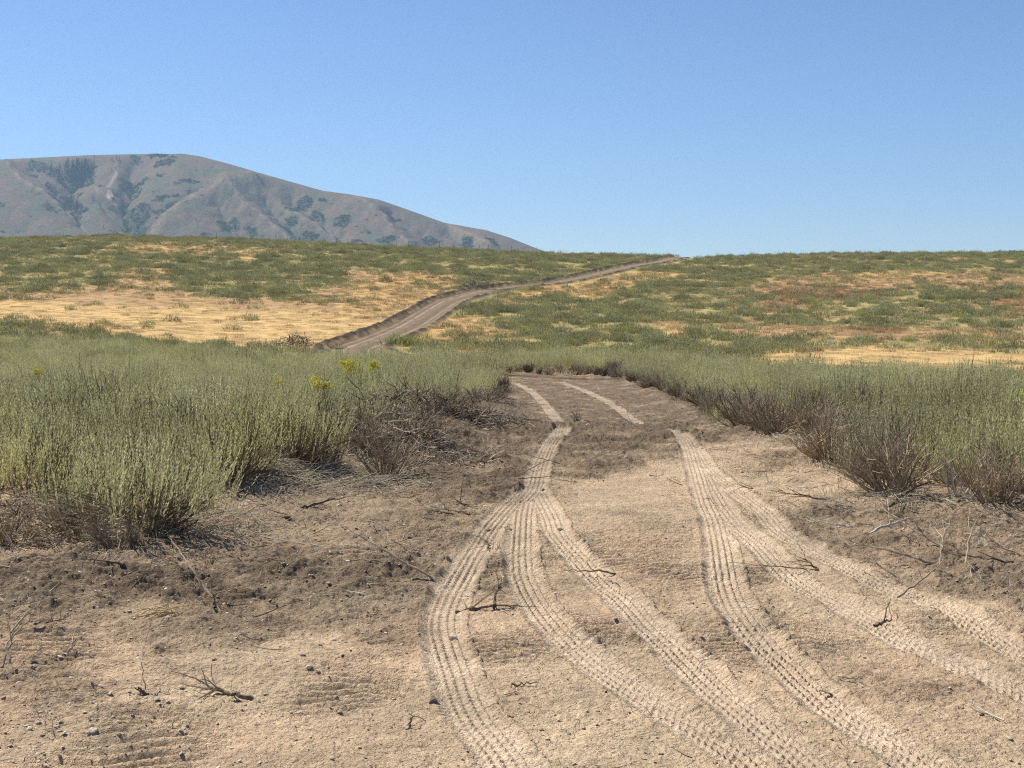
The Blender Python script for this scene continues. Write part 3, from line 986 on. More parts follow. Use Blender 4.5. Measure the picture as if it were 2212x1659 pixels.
def dead_geo(seed, H_=.6, spread=.9, n=26, lean=(0, 0, 0), fine=11, thick=1.0):
    r = np.random.RandomState(seed)
    g = Geo()
    for k in range(n):
        a = r.uniform(0, 2 * pi); tl = r.uniform(.1, 1) * spread
        d = np.array([cos(a) * tl + lean[0], sin(a) * tl + lean[1], r.uniform(.35, 1) + lean[2]])
        L = r.uniform(.55, 1.1) * H_
        P, dd = branch(r, (cos(a) * .05, sin(a) * .05, -.03), d, L, 7, .28, .04)
        g.tube(P, np.linspace(.0095, .0026, len(P)) * r.uniform(.5, 1.3) * thick, 4, r.uniform(0, 1))
        for c in range(fine):
            i = r.randint(2, len(P) - 1)
            d2 = dd + r.normal(0, .55, 3); d2[2] = abs(d2[2]) * .9 + .1
            P2, d3 = branch(r, P[i], d2, r.uniform(.1, .3) * H_ / .6, 4, .3, .05)
            g.tube(P2, np.linspace(.0030, .0011, len(P2)) * thick, 3, r.uniform(0, 1))
    return g

def tuft_geo(seed, n=60, rad=.3, h=.3, w=.004, flat=.5, bend=.5):
    r = np.random.RandomState(seed)
    g = Geo()
    a = r.uniform(0, 2 * pi, n); q = np.sqrt(r.uniform(0, 1, n)) * rad
    P = np.stack([q * np.cos(a), q * np.sin(a), np.full(n, -.01)], 1)
    D = np.stack([r.normal(0, flat, n), r.normal(0, flat, n), np.ones(n)], 1)
    D /= np.linalg.norm(D, axis=1)[:, None]
    L = h * r.uniform(.5, 1.15, n)
    b = r.uniform(0, 2 * pi, n)
    W = np.stack([np.cos(b), np.sin(b), np.zeros(n)], 1) * w
    B = np.stack([np.cos(b + 1.5), np.sin(b + 1.5), np.full(n, -.4)], 1) * (bend * L)[:, None]
    p1 = P + D * (L * .5)[:, None]; p2 = P + D * L[:, None] + B * .5
    V = np.stack([P - W, P + W, p1 + W * .8, p1 - W * .8, p2], 1).reshape(-1, 3)
    k = np.arange(n)[:, None] * 5
    g.add(V, k + np.array([[0, 1, 2, 3]]), k + np.array([[3, 2, 4]]), np.repeat(r.uniform(0, 1, n), 5))
    return g

SAGE_L = [(-1400, 1180), (-400, 1100), (0, 1078), (150, 1075), (230, 1100), (270, 1160), (330, 1165), (400, 1125), (455, 1075), (520, 1015), (640, 1005), (700, 970), (800, 950), (880, 905), (960, 880), (1050, 862), (1092, 846), (1070, 826), (1045, 812), (1060, 798), (1000, 787), (900, 778), (740, 784), (640, 782), (330, 752), (0, 722), (-1400, 700)]
SAGE_R = [(1085, 796), (1200, 800), (1300, 805), (1400, 828), (1500, 868), (1580, 902), (1720, 945), (1860, 995), (1960, 1062), (2100, 1090), (2212, 1090), (3400, 1220), (3400, 840), (2212, 826), (1900, 820), (1640, 812), (1500, 796), (1300, 782), (1085, 782)]
EDGE_L = wpts([(-400, 1100), (0, 1078), (160, 1078), (270, 1150), (330, 1165), (455, 1075), (520, 1015), (700, 970), (880, 905), (1092, 846)], 3, 8.0)
EDGE_R = wpts([(1085, 803), (1300, 808), (1500, 870), (1720, 947), (1960, 1065), (2212, 1095), (2600, 1130)], 3, 8.0)

def near_shrubs():
    r = np.random.RandomState(11)
    pts = []
    y = 7.0
    while y < 90:
        step = .66 + .006 * y
        hw = .56 * y + 2.5
        for x in np.arange(-hw, hw, step):
            pts.append((x + r.uniform(-.42, .42) * step, y + r.uniform(-.42, .42) * step))
        y += step
    P = np.array(pts)
    z = base_z(P[:, 0], P[:, 1])
    X, Y = proj(P[:, 0], P[:, 1], z)
    road = seg_dist(P[:, 0], P[:, 1], ROADW)[0]
    hid = (P[:, 1] > 17) & (P[:, 1] < 27)           # ground hidden behind the brow: decide by the strips of track instead
    inl = in_poly(X, Y, SAGE_L); inr = in_poly(X, Y, SAGE_R)
    dl, sl_, _ = seg_dist(P[:, 0], P[:, 1], EDGE_L)
    dr, sr_, _ = seg_dist(P[:, 0], P[:, 1], EDGE_R)
    tk = np.minimum(seg_dist(P[:, 0], P[:, 1], TRFW['farleft'])[0], seg_dist(P[:, 0], P[:, 1], TRFW['farright'])[0])
    ok = (inl | inr) & ((P[:, 1] < 47) | (road > 1.2)) & (tk > 1.0)
    P = P[ok]; side = np.where(inl[ok], -1, 1); e = np.minimum(dl, dr)[ok]
    ex = []
    L = np.array(EDGE_R)
    for (x0, y0), (x1, y1) in zip(L[:-1], L[1:]):           # a ragged extra row on the outer bank
        n_ = max(1, int(math.hypot(x1 - x0, y1 - y0) / .33))
        for k in range(n_):
            t_ = (k + r.uniform()) / n_
            ex.append((x0 + (x1 - x0) * t_ + r.uniform(-.05, .40), y0 + (y1 - y0) * t_ + r.uniform(-.1, .35)))
    ex = np.array(ex)
    P = np.concatenate([P, ex]); side = np.concatenate([side, np.ones(len(ex))]); e = np.concatenate([e, np.full(len(ex), .05)])
    return P, side, e, r

LANDMARK = [(n_,) + px(a_, b_, 6.0) + (s_,) for n_, a_, b_, s_ in (
    ('the large sagebrush with bared boughs', 325, 1162, -1), ('the heap of grey brush litter', 60, 1165, -1), ('the rounded sagebrush', 560, 1022, -1),
    ('the heap of torn grey brush', 770, 975, -1), ('the round-headed yellow rabbitbrush', 775, 868, -1), ('the blackened upright stick', 690, 925, -1),
    ('the small faint-flowered rabbitbrush', 600, 878, -1), ('the dull-tipped rabbitbrush', 85, 850, -1), ('the uprooted brush mound', 900, 900, -1), ('the inner edge of the dip', 1060, 870, -1),
    ('the upright dark bush behind the far bend', 1330, 812, 1), ('the spiky grey dead bush', 1540, 905, 1), ('the wide leafless grey bush', 1930, 1085, 1),
    ('the pale bare bush', 2075, 1100, 1), ('the orange-tipped rabbitbrush', 2200, 925, 1), ('the reddish leafless bush', 1840, 1000, 1), ('the curved outer bank', 1700, 950, 1))]

def deadlabel(w, x, y, isR):
    lm = min((l for l in LANDMARK if l[3] == (1 if isR else -1)), key=lambda l: math.hypot(l[1] - x, l[2] - y))
    d = math.hypot(lm[1] - x, lm[2] - y)
    rel = 'right beside' if d < .8 else ('close to' if d < 1.7 else ('behind' if y > lm[2] else 'in front of'))
    return '%s %s %s' % (w, rel, lm[0])

def put_shrubs():
    P, side, e, r = near_shrubs()
    z = H(P[:, 0], P[:, 1])
    sage = []
    for k in range(7):
        st, fo = sage_geo(300 + k, r.uniform(.58, .76), r.uniform(.50, .66), 200, 24, lean=(.2, 0))
        sage.append((fo.obj('foliage', M_SAGE, link=False).data, st.obj('stems', M_BARK, link=False).data))
    dead = [dead_geo(400 + k, r.uniform(.42, .6), .95, 26).obj('dead', M_DEAD, link=False).data for k in range(5)]
    half = []                                      # half-dead brush: brown twigs with thin grey leaves
    for k in range(3):
        st, fo = sage_geo(450 + k, .58, .5, 34, 12, .024)
        dg = dead_geo(460 + k, .52, .8, 20)
        half.append((fo.obj('foliage', M_SAGE, link=False).data, dg.obj('stems', M_DEAD, link=False).data))
    order = np.argsort(P[:, 1])
    rest = []
    n_ind = n_dead = 0
    for i in order:
        x, y = P[i]; zz = z[i] - .03
        X, Y = proj(x, y, zz)
        vis = -60 < X < 2280
        edge = e[i]
        rz = r.uniform(0, 2 * pi); sc = r.uniform(.82, 1.12)
        if edge < .75: sc *= .85
        if side[i] < 0 and y < 12: sc *= .95
        isR = side[i] > 0
        pd = .0
        if edge < .9: pd = .85 if isR else .30
        elif edge < 1.5: pd = .30 if isR else .10
        if y < 30: pd = max(pd, .06)
        u = r.uniform()
        if edge > 1.2 and r.uniform() < .07: continue
        if vis and n_dead < 300 and u < pd:
            if r.uniform() < .68:
                t = empty('dead_shrub', (x, y, zz), rz, sc)
                o = bpy.data.objects.new('twigs', dead[r.randint(5)]); COL.objects.link(o); o.parent = t
                tag(t, deadlabel('leafless twiggy shrub', x, y, isR), 'dead shrub', 'leafless brush along the track, ' + ('outer side' if isR else 'inner side'))
            else:
                t = empty('dying_shrub', (x, y, zz), rz, sc)
                f, s_ = half[r.randint(3)]
                for nm, me in (('foliage', f), ('stems', s_)):
                    o = bpy.data.objects.new(nm, me); COL.objects.link(o); o.parent = t
                tag(t, deadlabel('half-dead thin-leaved sagebrush', x, y, isR), 'shrub', 'half-dead sagebrush along the track, ' + ('outer bank' if isR else 'inner edge'))
            n_dead += 1
            continue
        if vis and n_ind < 262 and Y < 1300:
            k = r.randint(len(sage))
            t = empty('sagebrush', (x, y, zz), rz, sc)
            hz = r.uniform(.78, 1.18) * (1 + .14 * float(pn(x / 2.1, y / 2.6, 402)))
            t.scale = (sc * r.uniform(.9, 1.12), sc * r.uniform(.9, 1.12), sc * hz)
            for nm, me in (('foliage', sage[k][0]), ('stems', sage[k][1])):
                o = bpy.data.objects.new(nm, me); COL.objects.link(o); o.parent = t
            hh = sc * hz
            size = 'low' if hh < .85 else ('mid-height' if hh < 1.02 else 'tall')
            lm = min((l for l in LANDMARK if l[3] == (1 if isR else -1)), key=lambda l: math.hypot(l[1] - x, l[2] - y))
            dist = math.hypot(lm[1] - x, lm[2] - y)
            rel = 'touching' if dist < .8 else ('close to' if dist < 1.7 else ('some way behind' if y > lm[2] + .5 else 'some way from'))
            tag(t, '%s feathery sagebrush %s %s' % (size, rel, lm[0]), 'shrub', 'sagebrush of the dense field, ' + ('outer side of the track' if isR else 'inner side of the track'))
            n_ind += 1
            continue
        rest.append((x, y, zz, rz, sc * (1 + .18 * float(pn(x / 2.3, y / 3.1, 402)))))
    for X0, X1, Y0, Y1, n_, s_ in ((705, 1075, 800, 818, 60, 1.32), (1082, 1500, 790, 804, 46, 1.05), (1090, 1400, 784, 796, 40, 1.0)):
        for k in range(n_):                         # the tall back rows that hide where the track drops away
            x, y = px(r.uniform(X0, X1), r.uniform(Y0, Y1))
            rest.append((x, y, float(H(x, y)[0]) - .03, r.uniform(0, 6.28), s_ * r.uniform(.85, 1.12)))
    R = np.array(rest)
    protos = []
    for k in range(4):
        st, fo = sage_geo(320 + k, .82, .52, 150, 11, .042)
        o1 = fo.obj('s', M_SAGE, link=False); 
        protos.append(o1)
    scatter('distant_sagebrush_foliage', protos, R[:, :3], R[:, 3], R[:, 4] * 1.03, 'grey-green sagebrush field reaching back to the foot of the hill')
    return sage
SAGE = put_shrubs()

def hill_points(n, seed, ymin, ymax, dens):
    r = np.random.RandomState(seed)
    out = []
    tot = 0
    while tot < n * 4 and len(out) < 60:
        m = 60000
        y = ymin + (ymax - ymin) * r.uniform(0, 1, m) ** .8
        u = r.uniform(-.47, .47, m)
        x = u * y
        b = base_z(x, y)
        c, db, dg = hill_cover(x, y, b)
        d, sd, _ = seg_dist(x, y, ROADW)
        clump = np.clip(.50 + 1.2 * fbm(x / 4.4, y / 5.4, 301, 3, .6), .04, 1.3)
        p = (db if dens == 'b' else dg) * (clump if dens == 'b' else 1) * (u * 0 + y / ymax)
        ok = (r.uniform(0, 1, m) < p) & (d > np.where(sd < 0, np.interp(y, [90, 130, 250], [2.1, 2.9, 4.0]) + r.uniform(-.4, 1.2, m), 2.9))
        tot += ok.sum()
        out.append(np.stack([x[ok], y[ok]], 1))
        if tot > n: break
    return np.concatenate(out)[:n], r

def put_hill():
    protos = []
    for k in range(6):
        st, fo = sage_geo(500 + k, .68, .62, 110, 8, .085, (.05, 0), .05)
        protos.append(fo.obj('h', M_SAGE_FAR, link=False))
    P, r = hill_points(15500, 21, 58, 271, 'b')
    z = H(P[:, 0], P[:, 1]) - .04
    sc = (.45 + 1.05 * r.uniform(0, 1, len(P)) ** 1.7) * np.interp(P[:, 1], [60, 200, 270], [.9, 1.05, .95])
    scatter('hillside_sagebrush_foliage', protos, np.stack([P[:, 0], P[:, 1], z], 1), r.uniform(0, 6.28, len(P)), np.stack([sc * 1.15, sc * 1.15, sc * .9], 1), 'sagebrush spread over the far hillside')
    # olive-yellow rabbitbrush among it
    protos = [sage_geo(520 + k, .6, .5, 90, 8, .085, (.05, 0), .05)[1].obj('y', M_RABBIT, link=False) for k in range(2)]
    P, r = hill_points(1500, 25, 80, 271, 'b')
    z = H(P[:, 0], P[:, 1]) - .04
    sc = r.uniform(.5, 1.1, len(P))
    scatter('hillside_rabbitbrush_foliage', protos, np.stack([P[:, 0], P[:, 1], z], 1), r.uniform(0, 6.28, len(P)), sc, 'yellow-green rabbitbrush dotted over the far hillside')
    # dry grass
    protos = [tuft_geo(540 + k, 70, .55, .34, .010, .45).obj('g', M_STRAW, link=False) for k in range(3)]
    P, r = hill_points(16000, 31, 52, 268, 'g')
    z = H(P[:, 0], P[:, 1])
    c_, db_, dg_ = hill_cover(P[:, 0], P[:, 1], base_z(P[:, 0], P[:, 1]))
    gs = r.uniform(.5, 1.1, len(P)); gf = gs * np.where(db_ < .08, .35, 1.0)
    scatter('dry_grass', protos, np.stack([P[:, 0], P[:, 1], z], 1), r.uniform(0, 6.28, len(P)), np.stack([gs, gs, gf], 1), 'golden dry grass over the hillside and the flat below it')
    protos = [tuft_geo(550 + k, 40, .5, .42, .014, .35).obj('g', M_RUSTW, link=False) for k in range(2)]
    P, r = hill_points(20000, 35, 70, 262, 'g')
    X, Y = proj(P[:, 0], P[:, 1], base_z(P[:, 0], P[:, 1]))
    c, db, dg = hill_cover(P[:, 0], P[:, 1], base_z(P[:, 0], P[:, 1]))
    ratio = c[:, 1] / c[:, 0]
    P = P[(ratio < .625) | (r.uniform(0, 1, len(P)) < .02)][:3200]
    z = H(P[:, 0], P[:, 1])
    scatter('rusty_weeds', protos, np.stack([P[:, 0], P[:, 1], z], 1), r.uniform(0, 6.28, len(P)), r.uniform(.5, 1.1, len(P)), 'rust-brown dried weeds on the hillside')
    # tall stalks along the crest
    protos = [tuft_geo(560 + k, 9, .35, 1.25, .009, .10, .1).obj('g', M_STRAW, link=False) for k in range(3)]
    n = 420
    X = r.uniform(-200, 2400, n); X = X[(X < 1470) | (X > 1545)]
    X = X[(X > 1050) | (r.uniform(0, 1, len(X)) < .3)]
    y = r.uniform(262, 273, len(X)); x = (X - 1106) / FPX * y
    z = H(x, y)
    scatter('tall_grass_stalks', protos, np.stack([x, y, z], 1), r.uniform(0, 6.28, len(x)), r.uniform(.5, 1.15, len(x)), 'thin dry stalks standing along the crest of the hill')
put_hill()

# brush on the mountain
def put_mountain_brush():
    r = np.random.RandomState(77)
    X = r.uniform(-160, 1100, 90000); t = r.uniform(0, 1, 90000)
    y = 2250 + 800 * t
    z, Yp = mountain_fn(X, y)
    m = brush_mask(X, Yp)
    ok = (r.uniform(0, 1, len(X)) < m * .5 * (m > .6)) & (t < .97) | (r.uniform(0, 1, len(X)) < .0012) & (t < .9)
    X, y, z, m = X[ok], y[ok], z[ok], m[ok]
    x = (X - 1106) / FPX * y
    protos = [sage_geo(600 + k, .8, .6, 60, 6, .14, (0, 0), .05)[1].obj('m', M_BRUSHM, link=False) for k in range(3)]
    scatter('mountain_brush_foliage', protos, np.stack([x, y, z - .5], 1), r.uniform(0, 6.28, len(x)), r.uniform(3.0, 6.0, len(x)), 'dark brush thickets in the hollows of the mountain')
put_mountain_brush()

# ------------------------------------------------------------------ fence along the crest
def put_fence():
    Xs = [470, 500, 528, 556, 597, 623, 649, 676, 702, 728, 752, 777, 803, 830, 857, 884, 920, 950, 980, 1012, 1036, 1056, 1080, 1105, 1132, 1160]
    r = random.Random(8)
    pts = []
    for X in Xs:
        y = 268.0
        x = (X - 1106) / FPX * y
        pts.append((x, y, float(H(x, y)[0])))
    root = empty('wire_fence', pts[0])
    tag(root, 'wire fence of thin weathered posts along the crest of the near hill', 'fence')
    p0 = Vector(pts[0])
    for (x, y, z) in pts:
        g = Geo()
        h = r.uniform(1.15, 1.4)
        ln = r.uniform(-.04, .04)
        g.tube([(x - p0.x, y - p0.y, z - p0.z - .3), (x - p0.x + ln, y - p0.y, z - p0.z + h)], [.032, .03], 6, r.uniform(.2, .8))
        g.add(np.array([(x - p0.x + ln + .03 * cos(a), y - p0.y + .03 * sin(a), z - p0.z + h) for a in np.arange(6) * pi / 3]), None, [(0, 1, 2), (0, 2, 3), (0, 3, 4), (0, 4, 5)])
        g.obj('post', M_POST, root)
    for hh in (.5, .85, 1.2):
        g = Geo()
        g.tube([(x - p0.x, y - p0.y, z - p0.z + hh) for x, y, z in pts], [.006] * len(pts), 3, .5)
        g.obj('wire', M_POST, root)
put_fence()

# ------------------------------------------------------------------ single things on the ground
def gz(x, y):
    return float(H(x, y)[0])

def spot(X, Y):
    x, y = px(X, Y)
    return x, y, gz(x, y)

# the big sagebrush and the brush beside it at the front of the field
def hero_sage(X, Y, seed, Hh, W, label, spikes=300, bare=.34):
    x, y, z = spot(X, Y)
    t = empty('sagebrush', (x, y, z - .02))
    tag(t, label, 'shrub')
    st, fo = sage_geo(seed, Hh, W, spikes, 24, .031, (.14, 0), bare)
    r = np.random.RandomState(seed + 5)
    for k in range(16):                            # low crooked outer boughs, swept to the open side
        a = r.uniform(-1.2, 1.6) if r.uniform() < .7 else r.uniform(0, 6.28)
        P, dd = branch(r, (0, 0, 0), (cos(a), sin(a) * .6, r.uniform(.18, .7)), r.uniform(.35, .62), 7, .3, .10)
        st.tube(P, np.linspace(.016, .004, len(P)), 5, r.uniform(0, .7))
        for c in range(6):
            P2, _ = branch(r, P[r.randint(3, 8)], dd + r.normal(0, .5, 3) + np.array([0, 0, .5]), r.uniform(.1, .25), 4, .3, .05)
            st.tube(P2, np.linspace(.0035, .0012, len(P2)), 3, r.uniform(0, 1))
    fo.obj('foliage', M_SAGE, t)
    st.obj('stems', M_BARK, t)
hero_sage(325, 1162, 701, .70, .58, 'large sagebrush with dark crooked boughs bared at its foot, front of the field', 300, .44)
hero_sage(560, 1022, 702, .68, .48, 'rounded sagebrush with a dark shaded stem base beside the bleached grass litter', 260, .32)
hero_sage(640, 1040, 705, .66, .40, 'sagebrush with dark bare lower stems between the rounded sagebrush and the torn brush', 200, .36)
hero_sage(500, 1062, 706, .55, .32, 'small sagebrush in the gap between the large and the rounded sagebrush', 150, .28)
hero_sage(705, 985, 707, .70, .42, 'yellowish sagebrush behind the torn grey brush', 220, .34)
hero_sage(60, 1082, 703, .66, .45, 'low sagebrush above the grey brush litter at the edge of the picture', 240, .3)
hero_sage(205, 1112, 704, .52, .34, 'small olive sagebrush growing from the grey brush litter', 180, .2)

def dead_bush(X, Y, seed, Hh, lean, label, n=44, mat=None, spread=.6, name='dead_shrub', thick=1.0, fine=9):
    x, y, z = spot(X, Y)
    t = empty(name, (x, y, z - .01))
    tag(t, label, 'dead shrub')
    g = dead_geo(seed, Hh, spread, n, lean, fine, thick)
    g.obj('twigs', mat or M_DEAD, t)
    return t
dead_bush(835, 1038, 801, .60, (.3, 0, .15), 'fan-shaped leafless bush of fine brown twigs below the brush pile', 38, None, 1.0, fine=7)
dead_bush(700, 1035, 811, .42, (.1, 0, 0), 'low brown leafless bush in front of the yellowish sagebrush', 34, None, .9)
dead_bush(905, 985, 812, .40, (.2, 0, 0), 'low brown leafless bush at the front of the uprooted brush mound', 34, None, 1.0)
dead_bush(960, 930, 813, .40, (.2, 0, 0), 'low grey leafless bush at the track side of the uprooted brush mound', 34, None, 1.0)
dead_bush(1010, 900, 814, .45, (.1, 0, 0), 'brown leafless bush just behind the brow of the track', 34, None, .9)
dead_bush(1075, 850, 815, .45, (.1, 0, .1), 'grey leafless bush at the inside of the far bend', 30, None, .8)
dead_bush(20, 1180, 816, .30, (.1, 0, 0), 'low olive-brown twigs at the near corner of the grey brush litter', 30, None, 1.1)
dead_bush(170, 1165, 817, .30, (0, 0, 0), 'low twiggy bush in the middle of the grey brush litter', 34, None, 1.1)
dead_bush(262, 1185, 818, .24, (0, 0, 0), 'low twigs in front of the large sagebrush on the litter side', 26, None, 1.1)
dead_bush(1790, 1010, 819, .44, (-.2, 0, 0), 'brown leafless bush on the curved outer bank before the reddish bush', 40, None, .9)
dead_bush(1670, 955, 820, .42, (-.2, 0, 0), 'grey leafless bush hanging over the sandy edge of the curved outer bank', 36, None, .9)
dead_bush(2150, 1110, 821, .50, (-.1, 0, .1), 'grey leafless bush beyond the pale bare bush by the edge of the picture', 40, None, .9)
dead_bush(780, 1000, 802, .42, (-.2, 0, 0), 'tangled leafless bush of grey twigs behind the fan-shaped bush', 40, None, .9)
dead_bush(1930, 1085, 803, .58, (-.3, 0, .1), 'wide leafless grey bush leaning over the track at the front of the outer bank', 50, None, 1.0, thick=1.2)
dead_bush(2075, 1100, 804, .42, (.1, 0, .1), 'pale bare bush with thick bleached stems at the front of the outer bank', 18, M_PALEW, .8, thick=1.5, fine=4)
dead_bush(1895, 1050, 805, .5, (-.2, 0, 0), 'reddish leafless bush behind the wide grey bush on the outer bank', 46, None, .9)
dead_bush(1540, 905, 806, .45, (0, 0, .1), 'spiky grey dead bush where the outer bank bends', 40, None, .7)
dead_bush(1330, 812, 807, .62, (0, 0, .3), 'upright dark grey dead bush behind the far bend of the track', 60, None, .6, thick=1.6)
dead_bush(1245, 912, 808, .30, (0, 0, .5), 'small upright tuft of bare twigs between the far wheel ruts', 14, M_CHAR, .35, thick=.9, fine=3)
dead_bush(1105, 880, 809, .28, (0, 0, .5), 'thin bare twigs standing by the inner wheel rut in the dip', 8, M_CHAR, .3, fine=2)

# the continuous fringe of torn brush round the outside and inside of the far bend
_fr = np.random.RandomState(66)
_fm = [dead_geo(860 + k, .50, .95, 34, (-.1, 0, 0), 9, 1.5).obj('fringe', (M_DEAD, M_DEAD, M_CHAR)[k % 3], link=False).data for k in range(5)]
for line, n_, isR in (([(1100, 808), (1200, 810), (1300, 816), (1400, 842), (1490, 876), (1570, 912), (1650, 942)], 34, True),
                      ([(1085, 842), (1080, 866), (1030, 890), (985, 912)], 9, False)):
    L_ = np.array(line, float)
    for k in range(n_):
        t_ = (k + _fr.uniform(0, 1)) / n_ * (len(L_) - 1)
        i_ = min(int(t_), len(L_) - 2); f_ = t_ - i_
        X_, Y_ = L_[i_] * (1 - f_) + L_[i_ + 1] * f_
        x, y, z = spot(X_ + _fr.uniform(-4, 8), Y_ + _fr.uniform(-5, 3))
        t = empty('dead_shrub', (x, y, z - .02), _fr.uniform(-.8, .8), _fr.uniform(.6, 1.15))
        o = bpy.data.objects.new('twigs', _fm[_fr.randint(5)]); COL.objects.link(o); o.parent = t
        tag(t, deadlabel('torn leafless brush', x, y, isR), 'dead shrub', 'torn brush fringing the far bend, ' + ('outer side' if isR else 'inner side'))

def pile(name, X, Y, seed, wx, wy, hh, n, label, cat, mats, L=(.3, .9), thick=1.0):
    """tangle of sticks lying over each other in a mound"""
    x0, y0, z0 = spot(X, Y)
    t = empty(name, (x0, y0, z0))
    tag(t, label, cat)
    r = np.random.RandomState(seed)
    for nm, mat, share, th, extra in mats:
        g = Geo()
        m = int(n * share)
        for k in range(m):
            a = r.uniform(0, 2 * pi); q = math.sqrt(r.uniform())
            bx, by = wx * q * cos(a), wy * q * sin(a)
            hz = hh * (1 - q * q) * r.uniform(.15, 1) - .02
            dz = gz(x0 + bx, y0 + by) - z0 if k % 4 == 0 else 0
            d = r.normal(0, 1, 3) * np.array([1, .7, .25 + extra])
            P, dd = branch(r, (bx, by, hz + dz), d, r.uniform(*L), 7, .45, 0, .01)
            P[:, 2] = np.maximum(P[:, 2], -.03)
            g.tube(P, np.linspace(1, .35, len(P)) * r.uniform(.004, .010) * th * thick, 4, r.uniform(0, 1))
            for c in range(3):
                P2, _ = branch(r, P[r.randint(2, 7)], d + r.normal(0, .9, 3), r.uniform(.08, .3) * L[1], 4, .4)
                P2[:, 2] = np.maximum(P2[:, 2], -.03)
                g.tube(P2, np.linspace(1, .4, len(P2)) * .003 * th * thick, 3, r.uniform(0, 1))
        g.obj(nm, mat, t)
    return t

bp_ = pile('brush_pile', 880, 925, 811, 1.1, .7, .42, 640, 'mound of uprooted dark sagebrush and roots at the inner edge of the track', 'brush pile',
     [('dark_twigs', M_CHAR, .3, 1.1, .05), ('brown_twigs', M_DEAD, .6, .9, .1), ('pale_twigs', M_PALEW, .14, .8, .05)], (.15, .5))
# the dark roots that stick up out of it
def stick(name, X, Y, pts, radii, mat, label, cat, parent=None, twigs=0, seed=1, size=None):
    """one stick: pts are offsets in metres from the ground point"""
    x, y, z = spot(X, Y)
    g = Geo()
    P = np.array(smooth_line(pts, 4))
    R = np.interp(np.linspace(0, 1, len(P)), np.linspace(0, 1, len(radii)), radii)
    r = np.random.RandomState(seed)
    P = P + r.normal(0, .004, P.shape)
    g.tube(P, R, 6, .5)
    for k in range(twigs):
        i = r.randint(2, len(P) - 1)
        d = (P[i] - P[i - 1]); d = d / (np.linalg.norm(d) + 1e-9) + r.normal(0, .55, 3)
        L = r.uniform(.06, .2) * (size or 1)
        P2, _ = branch(r, P[i], d, L, 4, .3)
        g.tube(P2, np.linspace(R[i] * .6, .0015, len(P2)), 4, r.uniform(.2, .9))
    if parent:
        for v in g.v:
            v += np.array([x - parent.location.x, y - parent.location.y, z - parent.location.z], F32)
        return g.obj(name, mat, parent)
    o = g.obj(name, mat)
    o.location = (x, y, z)
    tag(o, label, cat)
    return o
stick('root', 905, 915, [(0, 0, .1), (.03, 0, .38), (.12, 0, .50), (.17, 0, .66), (.24, .02, .72)], [.045, .04, .028, .018, .008], M_CHAR, None, None, bp_)
stick('root', 950, 905, [(0, 0, .1), (-.02, 0, .36), (.02, 0, .46), (.10, 0, .44)], [.03, .025, .02, .014], M_CHAR, None, None, bp_, 2)
stick('burnt_branch', 690, 925, [(0, 0, 0), (-.02, 0, .25), (.05, 0, .36), (.07, 0, .52)], [.02, .022, .016, .012], M_CHAR, 'blackened stick standing up at the far end of the brush pile', 'stick', None, 5, 12, 1.5)
pile('brush_heap', 775, 985, 812, .9, .7, .34, 460, 'heap of torn grey sagebrush between the two large sagebrushes and the brush pile', 'brush pile',
     [('dark_twigs', M_CHAR, .2, 1.0, .05), ('brown_twigs', M_DEAD, .6, .9, .15), ('pale_twigs', M_PALEW, .12, .8, .1)], (.12, .42))
pile('brush_heap', 1060, 880, 813, 1.0, 1.6, .2, 260, 'low strip of torn brush and twigs at the inner edge of the dip', 'brush pile',
     [('dark_twigs', M_CHAR, .35, 1.0, .05), ('brown_twigs', M_DEAD, .6, 1.0, .1)], (.15, .5))
pile('brush_heap', 120, 1150, 814, 1.0, .75, .30, 620, 'flattened heap of grey sagebrush litter in front of the field', 'brush pile',
     [('pale_twigs', M_PALESTRAW, .5, .45, .1), ('brown_twigs', M_DEAD, .42, .7, .1), ('dark_twigs', M_CHAR, .08, 1.2, .1)], (.15, .45))
pile('brush_pile', 640, 748, 815, 1.25, 1.0, .75, 150, 'dark rounded brush pile on the golden flat beside the climbing road', 'brush pile',
     [('dark_twigs', M_CHAR, .6, 3.0, .2), ('brown_twigs', M_DEAD, .4, 3.0, .2)], (.3, .8))
pile('brush_pile', 1030, 622, 816, 2.6, 1.2, .9, 170, 'brush pile with pale sticks on the bank where the far road bends', 'brush pile',
     [('dark_twigs', M_CHAR, .5, 3.5, .2), ('brown_twigs', M_DEAD, .35, 3.0, .3), ('pale_twigs', M_PALEW, .15, 3.0, .3)], (.6, 1.9))
pile('brush_heap', 722, 750, 817, .5, .4, .25, 40, 'small dark heap of brush at the foot of the climbing road', 'brush pile', [('dark_twigs', M_CHAR, 1, 2.5, .2)], (.3, .8))

# bleached grass mats
def mat_of_grass(X, Y, seed, wx, wy, n, label, mat=None, L=(.12, .4)):
    x0, y0, z0 = spot(X, Y)
    r = np.random.RandomState(seed)
    g = Geo()
    a = r.uniform(0, 2 * pi, n); q = np.sqrt(r.uniform(0, 1, n))
    bx, by = wx * q * np.cos(a), wy * q * np.sin(a)
    dz = H(x0 + bx, y0 + by) - z0
    lay = fbm(bx * 2, by * 2, 9, 2) * 2.4 + r.normal(0, .5, n)
    for k in range(n):
        hz = dz[k] + .01 + .07 * (1 - q[k]) * r.uniform()
        P, _ = branch(r, (bx[k], by[k], hz), (cos(lay[k]), sin(lay[k]) * .7, r.uniform(-.05, .18)), r.uniform(*L), 5, .28, 0, .02)
        P[:, 2] = np.maximum(P[:, 2], dz[k] + .004)
        g.tube(P, np.linspace(1, .5, len(P)) * r.uniform(.0013, .0028), 3, r.uniform(0, 1))
    o = g.obj('grass_litter', mat or M_PALESTRAW)
    o.location = (x0, y0, z0)
    tag(o, label, None, None, 'stuff')
